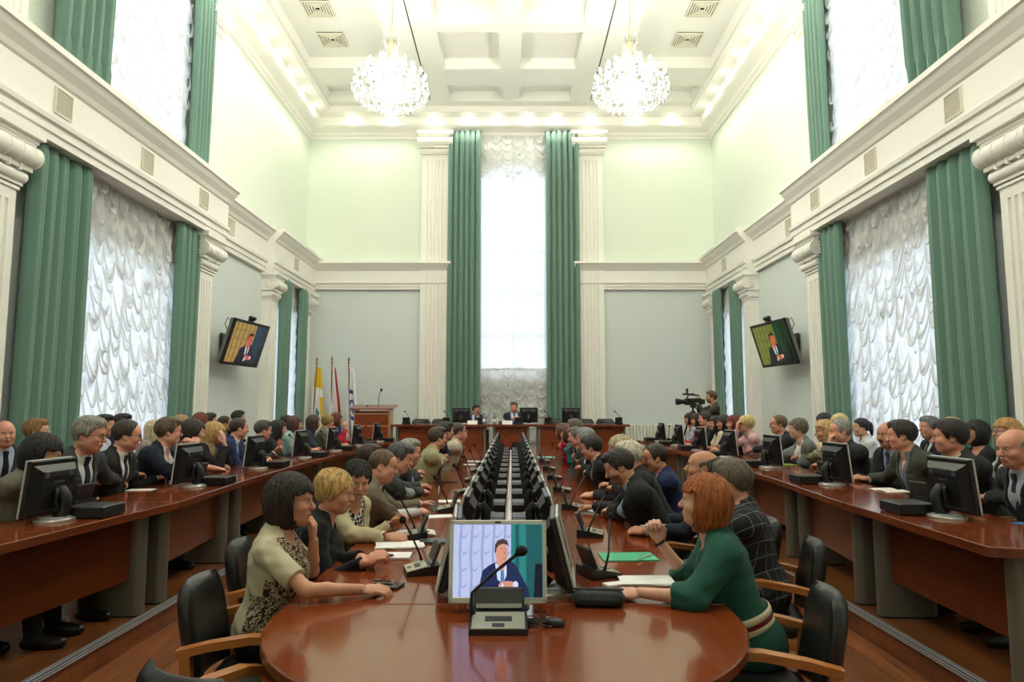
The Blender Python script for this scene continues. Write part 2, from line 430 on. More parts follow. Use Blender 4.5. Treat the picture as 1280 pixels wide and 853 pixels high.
def portal(loc, rot, sx, sy):
    l = bpy.data.lights.new('daylight', 'AREA'); l.shape = 'RECTANGLE'; l.size = sx; l.size_y = sy; l.energy = 1
    l.cycles.is_portal = True
    o = bpy.data.objects.new('daylight', l); COL.objects.link(o); o.location = loc; o.rotation_euler = rot
for s in (-1,1):
    for y0, y1, z0, z1 in HOLES: portal((s*(W+.42), (y0+y1)/2, (z0+z1)/2), (R(90), 0, R(90) if s > 0 else R(-90)), y1-y0, z1-z0)
portal((cx, B+.43, (az0+azt)/2), (R(-90),0,R(180)) if False else (R(90),0,R(180)), ax1-ax0, azt-az0)
w = bpy.data.worlds.new('overcast_sky'); SC.world = w; w.use_nodes = True
w.node_tree.nodes['Background'].inputs[0].default_value = (.80,.90,1,1)
w.node_tree.nodes['Background'].inputs[1].default_value = SKY_STRENGTH = 1.15
# square loudspeaker grilles in the frieze, ceiling vents
GR = mat('grille_beige', srgb(198,194,174), .6, bump=(900,.5)); GRF = mat('grille_frame', srgb(222,218,200), .5)
def grille(label, loc, rz):
    t = empty('wall_speaker', label, 'loudspeaker', loc, rz, 'square wall speakers')
    b = MB(); s = .13
    b.box(-s,s,-.012,0,-s,s,0); b.build('front_grille', [GR], t, False)
    b = MB()
    for q in ((-s-.015,s+.015,-s-.015,-s),(-s-.015,s+.015,s,s+.015),(-s-.015,-s,-s,s),(s,s+.015,-s,s)): b.box(q[0],q[1],-.02,0,q[2],q[3])
    b.build('rim', [GRF], t, False)
for s, nm in ((-1,'left'), (1,'right')):
    for y, d, pos in ((7.15,.30,'nearest the camera, over the big curtained window'), (8.87,.30,'middle one over the big curtained window'), (10.55,.30,'farthest over the big curtained window'), (12.2,.10,'on the recessed frieze above the wall screen'), (15.5,.26,'over the narrow far window')):
        grille('square beige wall speaker on the %s frieze, %s' % (nm, pos), (s*(W-d-(.05 if d == .30 else 0)), y, 4.88), L_ if s < 0 else R_)
VENT = mat('vent_white', srgb(225,222,205), .5)
def vent(label, x, y):
    t = empty('ceiling_vent', label, 'vent', (x,y,CZ), 0, 'ceiling vents')
    b = MB(); s = .27
    b.box(-s,s,-s,s,-.012,0,0); b.build('backing', [DARK], t, False)
    for k in range(5):
        r0 = s-.05*k; r1 = r0-.026; z = -.035+.004*k
        f = MB()
        for a,c,e,g in ((-r0,r0,-r0,-r1),(-r0,r0,r1,r0),(-r0,-r1,-r1,r1),(r1,r0,-r1,r1)): f.box(a,c,e,g,z-.008,z+.02)
        f.build('slat', [VENT], t, False)
for s, nm in ((-1,'left'), (1,'right')):
    vent('square ceiling vent on the %s side, front one of the pair' % nm, s*3.75, 12.62)
    vent('square ceiling vent on the %s side, rear one of the pair' % nm, s*3.75, 13.75)
    vent('square ceiling vent on the %s side, half hidden behind the chandelier' % nm, s*2.95, 15.75)
# ================================================================ CURTAINS, SHEERS
GREEN = mat('green_velvet', srgb(102,136,121), .8, spec=.2, sheen=.35, bump=(60,.15))
GREEND = GREEN
SHEER = bpy.data.materials.new('white_sheer'); SHEER.use_nodes = True
nt = SHEER.node_tree; nt.nodes.clear(); N_ = nt.nodes.new; L2 = nt.links.new
o_ = N_('ShaderNodeOutputMaterial'); d_ = N_('ShaderNodeBsdfDiffuse'); t_ = N_('ShaderNodeBsdfTranslucent'); tr = N_('ShaderNodeBsdfTransparent'); m1 = N_('ShaderNodeMixShader'); m2 = N_('ShaderNodeMixShader')
d_.inputs[0].default_value = (.86,.86,.84,1); t_.inputs[0].default_value = (.9,.9,.9,1); m1.inputs[0].default_value = .5; m2.inputs[0].default_value = .10
L2(d_.outputs[0], m1.inputs[1]); L2(t_.outputs[0], m1.inputs[2]); L2(m1.outputs[0], m2.inputs[1]); L2(tr.outputs[0], m2.inputs[2]); L2(m2.outputs[0], o_.inputs[0])
def curtain(label, cx, cy, rz, w, z0, z1, folds, amp, seed=0, flare=0.0, group='green velvet curtains', lift=0):
    """hanging velvet; local x along the wall, y towards the room negative"""
    rnd = random.Random(seed); ph = [rnd.uniform(-.5,.5) for _ in range(folds+2)]; ns = folds*14; nv = 26
    h = z1-z0
    def fn(u, v):
        k = u*folds; i = int(min(k, folds-1)); fr = k-i
        wob = ph[i]*(1-fr)+ph[i+1]*fr
        a = amp*(.55+.45*v**.6 if v < .97 else .75)
        x = (u-.5)*w*(1+flare*(1-v))+.25*w/folds*wob*(1-v)*.8
        y = -a*max(0, 1-(2*fr-1)**2)**.6*(1+.4*wob)-.006*math.sin(6*PI*k+v*3)
        z = z0+h*v
        if lift and v < .08: z += lift*(.5+.5*math.sin(2*PI*k+1)); y += .02*math.sin(2*PI*k)
        return (x, y, z)
    vs, fs = flat_grid(fn, ns, nv)
    t = empty('curtain', label, 'curtain', (cx,cy,0), rz, group)
    me = bpy.data.meshes.new('drape'); me.from_pydata(vs, [], fs); me.materials.append(GREEN); me.polygons.foreach_set('use_smooth', [True]*len(fs)); me.update()
    o = link('drape', me, t); md = o.modifiers.new('thickness', 'SOLIDIFY'); md.thickness = .012
    # pleated heading tape
    b = MB(); pts = [fn(i/(folds*4), 1) for i in range(folds*4+1)]
    b.tube([(p[0], p[1], p[2]-.02) for p in pts], .016, 6); b.build('heading', [GREEN], t)
    return t
def sheer(label, cx, cy, rz, w, z0, z1, ncol, sag, period, amp, seed=0, rag=.0, top_ruche=0.0, group='ruched white sheers', res=(14,9), swags=0):
    """Austrian blind: gathered columns with hanging swags between the cords"""
    rnd = random.Random(seed); h = z1-z0
    nu = ncol*res[0]; nv = int(h/period*res[1]); cph = [rnd.uniform(0,1) for _ in range(ncol+1)]; cw = [rnd.uniform(.7,1.3) for _ in range(ncol)]
    rowj = [[rnd.uniform(-1,1) for _ in range(60)] for _ in range(ncol)]
    def fn(u, v):
        k = u*ncol; i = int(min(k, ncol-1)); fr = k-i
        z = z0+h*v
        s = sag*4*fr*(1-fr)*cw[i]
        zz = (z+s)/period+(cph[i]*(1-fr)+cph[min(i+1,ncol)]*fr)
        row = int(zz); q = zz-row
        j = rowj[i][row % 60]
        bulge = (q**1.6)*(1-q)**.5*2.1
        y = -amp*bulge*(.35+.65*math.sin(PI*fr))*(1+.55*j)*(1+top_ruche*max(0, v-.6)*2.5)
        y -= amp*.4*abs(math.sin(PI*k))**.5
        y += amp*.22*math.sin(k*19+row*2.1+j*3+z*9)*(.3+.7*math.sin(PI*fr))
        x = (u-.5)*w+.02*math.sin(z*7+i)*rag*4+.012*j*math.sin(PI*fr)
        if rag and (u < .02 or u > .98): x += rag*math.sin(z*16+i*2)*.5
        return (x, y, z-sag*.5*j*math.sin(PI*fr)*.6)
    vs, fs = flat_grid(fn, nu, nv)
    cwid = w/ncol; zc = z1-.06                      # folded swag lips hanging between the cords
    while swags and zc > z0+sag+.1:
        for i in range(ncol):
            if rnd.random() < .22: continue
            dl, dr = rnd.uniform(-.13,.13), rnd.uniform(-.13,.13); sg_ = sag*rnd.uniform(.55,1.1); hg = rnd.uniform(.03,.075); lean = rnd.uniform(-.3,.3); oy = rnd.uniform(.0,.03); o_ = len(vs); nt_ = 11
            for q in range(nt_+1):
                tt = q/nt_; tb = tt+lean*tt*(1-tt)
                x = (i+tb)*cwid-w/2; z = zc+dl*(1-tt)+dr*tt-sg_*(4*tt*(1-tt))**.85; e_ = math.sin(PI*tt)**.6+.15
                yb = -amp*.75-oy*e_
                for dz, dy in ((1.0,.012),(.45,-.012*e_),(.0,-.03*e_),(-.16,-.022*e_),(-.02,-.004)): vs.append((x, yb+dy, z+dz*hg*e_))
            fs += [(o_+q*5+k, o_+q*5+k+1, o_+q*5+k+6, o_+q*5+k+5) for q in range(nt_) for k in range(4)]
        zc -= period*swags
    t = empty('sheer_curtain', label, 'curtain', (cx,cy,0), rz, group)
    me = bpy.data.meshes.new('ruched_panel'); me.from_pydata(vs, [], fs); me.materials.append(SHEER); me.polygons.foreach_set('use_smooth', [True]*len(fs)); me.update()
    link('ruched_panel', me, t)
    b = MB(); b.box(-w/2, w/2, -.015, .015, z1-.03, z1+.01); b.build('heading_tape', [PAPER], t, False)
    return t
XC = W-.13
for s, nm in ((-1,'left'), (1,'right')):
    rz = L_ if s < 0 else R_
    curtain('green velvet curtain on the %s wall, near side of the large lower window' % nm, s*(W-.14), 7.47, rz, .98, PLZ+.03, 4.46, 5, .115, 3+s, .12)
    curtain('green velvet curtain on the %s wall, far side of the large lower window' % nm, s*(W-.14), 10.5, rz, .72, PLZ+.03, 4.46, 4, .11, 9+s)
    curtain('bright green curtain in the %s upper gallery window, near side' % nm, s*(W-.17), 7.68, rz, .95, 5.42, 8.6, 5, .17, 5+s, lift=.12)
    curtain('bright green curtain in the %s upper gallery window, far side' % nm, s*(W-.17), 10.66, rz, .62, 5.42, 8.6, 5, .10, 12+s)
    sheer('ruched white sheer in the large lower window of the %s wall' % nm, s*(W-.01), 9.1, rz, 2.6, .6, 4.45, 11, .34, .25, .06, 21+s, .04, .5, swags=.62)
    sheer('glowing white sheer in the upper gallery window of the %s wall' % nm, s*(W-.02), 9.15, rz, 2.7, 5.42, 8.5, 11, .26, .34, .06, 31+s, .03, swags=.7)
    curtain('green velvet curtain in the narrow far window of the %s wall, near half' % nm, s*(W-.155), 15.05, rz, .62, PLZ+.2, 4.47, 4, .10, 15+s)
    curtain('green velvet curtain in the narrow far window of the %s wall, far half' % nm, s*(W-.155), 16.35, rz, .5, PLZ+.2, 4.47, 3, .10, 18+s)
    sheer('narrow white sheer between the two far curtains of the %s wall' % nm, s*(W-.02), 15.6, rz, 1.5, .7, 4.45, 5, .15, .3, .06, 41+s, .06)
curtain('tall green curtain left of the bright arched window behind the speaker', -1.17, B-.16, 0, .84, POD+.05, 8.64, 6, .15, 51)
curtain('tall green curtain right of the bright arched window behind the speaker', 1.32, B-.16, 0, .86, POD+.05, 8.64, 6, .15, 52)
t = sheer('sheer blind with scalloped swags over the arched window top', .07, B-.06, 0, 1.70, 7.45, 8.62, 6, .22, .19, .05, 61, 0, 0, 'swagged blinds of the arched window', (14,8), .5)
t = sheer('sheer blind with scalloped swags below the arched window glow', .07, B-.06, 0, 1.70, POD+.25, 2.55, 6, .26, .20, .05, 62, 0, 0, 'swagged blinds of the arched window', (14,8), .6)
# the plain voile hanging across the arched window between the two swagged ends
vs, fs = flat_grid(lambda u, v: ((u-.5)*1.72, -.012*math.sin(u*90+math.sin(v*5)), 2.32+(7.34-2.32)*v), 120, 20)
me = bpy.data.meshes.new('voile'); me.from_pydata(vs, [], fs); me.materials.append(SHEER); me.polygons.foreach_set('use_smooth', [True]*len(fs))
tag(link('voile_curtain', me, None, (.07,B+.1,0)), 'plain glowing white voile across the tall arched window', 'curtain')
# ================================================================ CHANDELIERS AND COVE SPOTS
CRYS = mat('crystal', (.97,.98,.97,1), .04, spec=.8, trans=.75, emit=(1,.97,.86,1), estr=.0)
BULB = mat('glowing_bulb', (1,1,1,1), .5, emit=(1,.93,.74,1), estr=45)
GOLD = mat('pale_gold', srgb(225,215,165), .25, .8)
CHAND = 46; NEAR_FILL = 38
def point(name, loc, e, rad, col=(1,.95,.84)):
    l = bpy.data.lights.new(name, 'POINT'); l.energy = e; l.shadow_soft_size = rad; l.color = col
    o = bpy.data.objects.new(name, l); COL.objects.link(o); o.location = loc
    return o
def drop(b, x, y, z, h, r): 
    b.lathe([(.001,-h),(r*.75,-h*.62),(r,-h*.45),(r*.3,-.1*h),(.001,0)], 6, (x,y,z), cap=False)
def chandelier(label, x, y):
    t = empty('chandelier', label, 'chandelier', (x,y,6.6), 0, 'crystal chandeliers')
    # z 0 is the lowest crystal
    b = MB(); b.tube([(0,0,1.36),(.02,.01,1.8),(0,0,CZ-6.62)], .012, 6); b.lathe([(.001,CZ-6.66),(.07,CZ-6.66),(.09,CZ-6.62),(.09,CZ-6.6)], 16); b.build('cord', [GOLD], t)
    b = MB(); b.lathe([(.015,.12),(.05,.2),(.03,.3),(.06,.42),(.05,.5),(.02,.6),(.035,.72),(.06,.8),(.03,.9),(.025,1.0),(.05,1.12),(.06,1.2),(.02,1.36)], 16); b.build('stem', [GOLD], t)
    b = MB(); b.lathe([(.10,1.30),(.13,1.26),(.11,1.22),(.10,1.14)], 18, cap=False)
    for k in range(10):
        a = 2*PI*k/10; b.tube([(.11*math.cos(a),.11*math.sin(a),1.24),(.09*math.cos(a),.09*math.sin(a),1.05),(.13*math.cos(a),.13*math.sin(a),.88),(.3*math.cos(a),.3*math.sin(a),.62)], .011, 5)
        drop(b, .13*math.cos(a), .13*math.sin(a), 1.2, .09, .018)
    b.build('crown', [CRYS], t)
    for ring, (n, r, z) in enumerate(((16,.58,.42), (12,.40,.60), (6,.2,.72))):
        for k in range(n):
            a = 2*PI*(k+.5*ring)/n; c, s = math.cos(a), math.sin(a)
            arm = MB().tube([(.05*c,.05*s,z-.12),(r*.45*c,r*.45*s,z-.2),(r*.85*c,r*.85*s,z-.12),(r*c,r*s,z)], .011, 6)
            arm.lathe([(.012,z),(.045,z+.012),(.05,z+.022),(.014,z+.018)], 10, (r*c,r*s,0), cap=False)
            for q in range(3): drop(arm, (r+.04*math.cos(a+q*2.1))*c, (r+.04*math.cos(a+q*2.1))*s, z-.01, .1, .016)
            ao = arm.build('arm', [CRYS], t)
            MB().lathe([(.012,z+.02),(.012,z+.08)], 8, (r*c,r*s,0)).build('candle', [PAPER], ao)
            MB().lathe([(.009,z+.08),(.021,z+.105),(.017,z+.13),(.002,z+.165)], 8, (r*c,r*s,0)).build('bulb', [BULB], ao)
    b = MB()
    for n, r, z in ((30,.64,.34), (30,.60,.22), (26,.5,.14), (22,.38,.09), (14,.24,.06), (8,.1,.07)):
        for k in range(n):
            a = 2*PI*(k+r*7)/n; drop(b, r*math.cos(a), r*math.sin(a), z, .085, .021); b.sphere((r*math.cos(a), r*math.sin(a), z+.012), .010, 6)
        b.tube([(r*math.cos(2*PI*k/24), r*math.sin(2*PI*k/24), z+.02) for k in range(25)], .005, 4)
    b.build('crystal_skirt', [CRYS], t)
    b = MB(); b.lathe([(.02,.1),(.14,.13),(.22,.22),(.24,.3),(.22,.3),(.02,.2)], 20); b.build('lit_bowl', [mat('frosted_bowl', (1,1,1,1), .6, emit=(1,.95,.8,1), estr=14)], t)
    for k in range(3):
        a = 2*PI*k/3; point('chandelier_or_fill_light', (x+.3*math.cos(a), y+.3*math.sin(a), 7.05), CHAND, .12)
chandelier('left of the two lit crystal chandeliers', -2.0, 11.0)
chandelier('right of the two lit crystal chandeliers', 2.03, 11.0)
for sx in (-2.0, 2.03):      # added unseen fill lights without fittings, to brighten the camera end of the hall
    for k in range(3): point('chandelier_or_fill_light', (sx+.3*math.cos(2.1*k), 3.6+.3*math.sin(2.1*k), 6.9), NEAR_FILL, .15)
SPOTG = mat('spot_glow', (1,1,1,1), .5, emit=(1,.96,.82,1), estr=30)
COVE = 2.7
def cove_spot(label, x, y, dx, dy):
    t = empty('downlight', label, 'ceiling spotlight', (x,y,8.945), 0, 'spotlights in the ceiling cove')
    MB().lathe([(.06,-.010),(.072,-.008),(.075,.003),(.05,.003),(.048,-.004),(.06,-.010)], 18, cap=False).build('ring', [TRIM], t)
    MB().lathe([(.001,-.003),(.05,-.002),(.05,.003),(.001,.004)], 14, cap=False).build('lamp', [SPOTG], t)
    l = bpy.data.lights.new('cove_light', 'SPOT'); l.energy = COVE*4.6; l.spot_size = R(125); l.spot_blend = .8; l.shadow_soft_size = .05; l.color = (1,.965,.85)
    o = bpy.data.objects.new('cove_light', l); COL.objects.link(o); o.location = (x, y, 8.915)
    o.rotation_euler = Vector((dx*.55, dy*.55, -1)).to_track_quat('-Z', 'Y').to_euler()
    point('cove_glow', (x, y, 8.80), COVE*.13, .06, (1,.96,.84))
n = 0
nth = ('first','second','third','fourth','fifth','sixth','seventh','eighth','ninth','tenth')
for s, nm in ((-1,'left'), (1,'right')):
    for k in range(10):
        y = 16.0-.82*k
        cove_spot('glowing cove spotlight above the %s wall, %s from the far corner' % (nm, nth[k]), s*(W-.5), y, s, 0)
for k, x in enumerate((-4.0,-3.05,-1.92,-1.05,-.35,.43,1.15,2.01,3.15,4.1)):
    cove_spot('glowing cove spotlight above the end wall, %s from the left' % nth[k], x, B-.5, 0, 1)
# ================================================================ FURNITURE
TZ = .75; DZ = PLZ+.75; HZ = 1.22
TABLE_EDGE = wood('cherry_edge', srgb(96,42,18), srgb(122,58,27), .3, .3, 'Y', .6)
def slab(poly, z1, name, parent, th=.036):
    b = MB(); n = len(poly)
    ins = []
    cx_ = sum(p[0] for p in poly)/n; cy_ = sum(p[1] for p in poly)/n
    for p in poly:
        dx, dy = p[0]-cx_, p[1]-cy_; l = math.hypot(dx, dy); ins.append((p[0]-dx/l*.006, p[1]-dy/l*.006))
    vs = [(p[0],p[1],z1-th) for p in poly]+[(p[0],p[1],z1-.005) for p in poly]+[(p[0],p[1],z1) for p in ins]
    b._add(vs, [tuple(range(n))[::-1]]+[(i,(i+1) % n,n+(i+1) % n,n+i) for i in range(n)], 1)
    b._add(vs, [(n+i,n+(i+1) % n,2*n+(i+1) % n,2*n+i) for i in range(n)]+[tuple(range(2*n,3*n))], 0)
    return b.build(name, [CHERRY, TABLE_EDGE], parent, False)
def oval_leg(x0, x1, y, t, z0, z1, parent, name='leg'):
    """silver panel leg with rounded ends, long side along x"""
    x0, x1 = sorted((x0,x1)); r = t/2; poly = []
    for k in range(9): a = PI/2+PI*k/8; poly.append((x0+r+r*math.cos(a), y+r*math.sin(a)))
    for k in range(9): a = -PI/2+PI*k/8; poly.append((x1-r+r*math.cos(a), y+r*math.sin(a)))
    b = MB(); b.prism(poly, z0+.012, z1); o = b.build(name, [SILVER], parent, 50)
    c = MB(); c.prism([(p[0]*.99+.01*(x0+x1)/2, p[1]*.985+.015*y) for p in poly], z0, z0+.014); c.build('foot_strip', [DARK], o, False)
# ---- long middle table: half-round end and eight sections
CX = .013; TW = .95
t = empty('conference_table', 'half-round end section of the long middle table, nearest the camera', 'table', (0,0,0), 0, 'sections of the middle table')
poly = [(CX+TW, 3.045)]+[(CX+TW*math.cos(a), 2.9-TW*math.sin(a)*.98) for a in [PI*k/40 for k in range(41)]]+[(CX-TW, 3.045)]
slab(poly[::-1], TZ, 'top', t); oval_leg(-.45, .45, 2.75, .12, 0, TZ-.036, t)
b = MB(); b.box(CX-.5, CX+.5, 2.3, 2.33, .15, TZ-.036); b.build('modesty_panel', [CHERRYX], t, False)
SEAMS = [3.05, 4.2, 5.75, 7.3, 8.85, 10.4, 11.95, 13.05, 14.1]
ordn = ('second','third','fourth','fifth','sixth','seventh','eighth','last')
for i in range(8):
    y0, y1 = SEAMS[i]+.001, SEAMS[i+1]-.001
    t = empty('conference_table', 'straight cherry section of the long middle table, %s counted from the round end' % ordn[i], 'table', (0,0,0), 0, 'sections of the middle table')
    slab([(CX-TW,y0),(CX+TW,y0),(CX+TW,y1),(CX-TW,y1)], TZ, 'top', t)
    for y in (y0+.12, y1-.12):
        for s in (-1,1): oval_leg(CX+s*.25, CX+s*.62, y, .09, 0, TZ-.036, t)
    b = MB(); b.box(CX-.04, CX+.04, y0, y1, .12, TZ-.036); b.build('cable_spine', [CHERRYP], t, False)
# ---- side desks on the platforms: angled fronts, seven/eight units each
LF = [(-2.60,1.9),(-2.50,3.45),(-2.36,5.0),(-2.46,6.6),(-2.50,8.2),(-2.46,9.75),(-2.40,11.3),(-2.34,12.85),(-2.24,14.1)]
RF = [(2.37,3.42),(2.41,4.98),(2.54,6.55),(2.60,8.15),(2.62,9.7),(2.62,11.25),(2.62,12.8),(2.62,14.2)]
DW = .68
def side_desks(F, sg, nm):
    for i in range(len(F)-1):
        (xa,ya),(xb,yb) = F[i], F[i+1]; ya += .002; yb -= .002
        where = ordn[i-1] if i else 'first'
        t = empty('side_desk', '%s-hand raised cherry desk unit, %s counted from the camera' % (nm, where), 'desk', (0,0,0), 0, 'desk units on the %s platform' % nm)
        if sg > 0 and i == 0:
            poly = [(xa,ya),(xa+.14,ya-.05),(xa+DW,ya-.05),(xb+DW,yb),(xb,yb)]
        else: poly = [(xa,ya),(xa+sg*DW,ya),(xb+sg*DW,yb),(xb,yb)]
        if sg < 0: poly = poly[::-1]
        slab(poly, DZ, 'top', t, .05)
        for y, x in ((ya+.16 if i else ya+.08, xa), (yb-.14, xb)):
            xx = x+sg*.14; oval_leg(xx, xx+sg*.40, y, .11, PLZ, DZ-.05, t)
        xm0, xm1 = xa+sg*.22, xb+sg*.22
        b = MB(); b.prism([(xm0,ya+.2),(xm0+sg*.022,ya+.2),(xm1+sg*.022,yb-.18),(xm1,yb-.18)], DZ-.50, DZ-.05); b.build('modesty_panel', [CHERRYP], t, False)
side_desks(LF, -1, 'left'); side_desks(RF, 1, 'right')
def front_x(F, y):
    for (xa,ya),(xb,yb) in zip(F, F[1:]):
        if ya <= y <= yb: return xa+(xb-xa)*(y-ya)/(yb-ya)
    return F[0][0] if y < F[0][1] else F[-1][0]
# ---- head table on the podium
HY = 14.95
t = empty('head_table', 'long cherry table on the podium where the two men in suits sit', 'table', (0,0,0))
slab([(-2.60,HY),(2.60,HY),(2.60,HY+.75),(-2.60,HY+.75)], HZ, 'top', t, .05)
for x0, x1 in ((-2.42,-.60),(-.31,.35),(.66,2.45)):
    b = MB(); b.box(x0, x1, HY+.12, HY+.145, POD+.06, HZ-.05); b.build('front_panel', [CHERRYX], t, False)
for x in (-2.47,-.56,-.35,.39,.62,2.49):
    b = MB(); b.box(x-.028, x+.028, HY+.07, HY+.62, POD, HZ-.05, 0, None, .012); b.build('leg', [SILVER], t)
# ---- lectern
lx, ly = -2.98, 15.0
t = empty('lectern', 'tall cherry lectern with a thin microphone, beside the flags', 'lectern', (lx,ly,POD))
b = MB(); b.box(-.36,.36,-.24,-.215,0,1.06); b.build('front_panel', [CHERRYX], t, False)
for s in (-1,1):
    b = MB(); b.box(*sorted((s*.36,s*.385)),-.22,.24,0,1.08); b.build('side_panel', [wood('light_oak', srgb(176,134,84), srgb(205,164,110), .4, .2, 'Z')], t, False)
b = MB(); b.prism([(-.3,1.08),(-.3,1.105),(.30,1.19),(.30,1.165)], -.47, .47, 'yz'); b.build('top', [CHERRYX], t, False)
for z in (.72, .98):
    b = MB(); b.box(-.36,.36,-.246,-.24,z,z+.022); b.build('inlay_strip', [mat('inlay', srgb(196,156,112), .4)], t, False)
b = MB(); b.tube([(.1,0,1.13),(.1,0,1.32),(.12,-.02,1.42),(.16,-.05,1.49)], .007, 6); b.build('gooseneck', [BLACKP], t)
b = MB(); b.sphere((.165,-.055,1.51), .026, 10, sc=(1,1,1.5)); b.lathe([(.05,1.11),(.05,1.14),(.02,1.15)], 12, (.1,0,0)); b.box(-.16,-.12,-.02,.02,1.12,1.17); b.build('microphone', [BLACKP], t)
# ---- chairs
LEATHER = mat('black_leather', srgb(22,22,24), .36, spec=.5, bump=(90,.12))
BEECH = wood('beech_arm', srgb(158,92,40), srgb(196,128,66), .35, .3, 'X', 1.2)
def make_chair():
    t = empty('armchair', 'proto', 'chair', (0,0,0), 0, 'black leather armchairs with wooden arms')
    b = MB(); n = 20; prof = []
    for j, (zz, sx) in enumerate(((.385,.93),(.40,1),(.44,1.01),(.468,.96),(.48,.80))):
        for k in range(n):
            a = 2*PI*k/n; c, s = math.cos(a), math.sin(a); q = 5
            r = 1/((abs(c)**q+abs(s)**q)**(1/q)); prof.append((.02+.245*sx*r*c, .245*sx*r*s, zz))
    fs = [tuple(range(n))[::-1]]+[(j*n+k, j*n+(k+1) % n, (j+1)*n+(k+1) % n, (j+1)*n+k) for j in range(4) for k in range(n)]+[tuple(range(4*n,5*n))]
    b._add(prof, fs); b.build('seat', [LEATHER], t, 60)
    b = MB(); vs = []; fs = []; nv, nu = 12, 14           # backrest: padded shell, curved round the back
    def sh(u, v, side):
        y = (u-.5)*2; z = .46+.40*v; wdt = .235*(1-.32*max(0,(v-.62)/.38)**2.2)*(1-.18*max(0,(.25-v)/.25)**2)
        th = .035*(max(0,1-abs(y)**4))**.5*(max(0,1-abs(2*v-1)**5))**.5+.006
        return (-.235-.10*v-.03*(1-v)+.05*y*y+side*th, y*wdt, z)
    for side in (1,-1):
        for j in range(nv+1):
            for i in range(nu+1): vs.append(sh(i/nu, j/nv, side))
    m = (nu+1)*(nv+1)
    for j in range(nv):
        for i in range(nu):
            a = j*(nu+1)+i; fs.append((a,a+1,a+nu+2,a+nu+1)); fs.append((m+a,m+a+nu+1,m+a+nu+2,m+a+1))
    ring = [i for i in range(nu+1)]+[j*(nu+1)+nu for j in range(1,nv+1)]+[nv*(nu+1)+i for i in range(nu-1,-1,-1)]+[j*(nu+1) for j in range(nv-1,0,-1)]
    for k in range(len(ring)): a, c = ring[k], ring[(k+1) % len(ring)]; fs.append((a,m+a,m+c,c))
    b._add(vs, fs); b.build('backrest', [LEATHER], t, 60)
    for s in (-1,1):
        b = MB(); y = s*.27
        def bar(pts, w, h):
            o = [];
            for i, p in enumerate(pts):
                q = Vector(pts[min(i+1,len(pts)-1)])-Vector(pts[max(i-1,0)]); q.normalize(); nrm = Vector((-q.z,0,q.x))
                for dy, dn in ((-w,-h),(w,-h),(w,h),(-w,h)): o.append((p[0]+nrm.x*dn, y+dy, p[2]+nrm.z*dn))
            f = [(4*i+k,4*i+(k+1)%4,4*i+4+(k+1)%4,4*i+4+k) for i in range(len(pts)-1) for k in range(4)]+[(3,2,1,0),tuple(len(o)-4+k for k in range(4))]
            b._add(o, f)
        bar([(-.28,0,.63),(-.16,0,.655),(0,0,.675),(.14,0,.67),(.22,0,.645),(.26,0,.60)], .026, .016)
        bar([(.255,0,.61),(.265,0,.45),(.255,0,.2),(.235,0,.0)], .02, .02)
        bar([(-.25,0,.635),(-.235,0,.45),(-.26,0,.2),(-.29,0,.0)], .02, .02)
        bar([(.26,0,.37),(-.24,0,.37)], .014, .024)
        b.build('arm_frame', [BEECH], t, 40)
    return t
CHAIR0 = make_chair(); CHAIR_USED = []
def chair(x, y, z, yaw, label):
    if not CHAIR_USED: c = CHAIR0
    else: c = dup(CHAIR0)
    CHAIR_USED.append(c); c.location = (x,y,z); c.rotation_euler = (0,0,R(yaw)); c['label'] = label
    return c
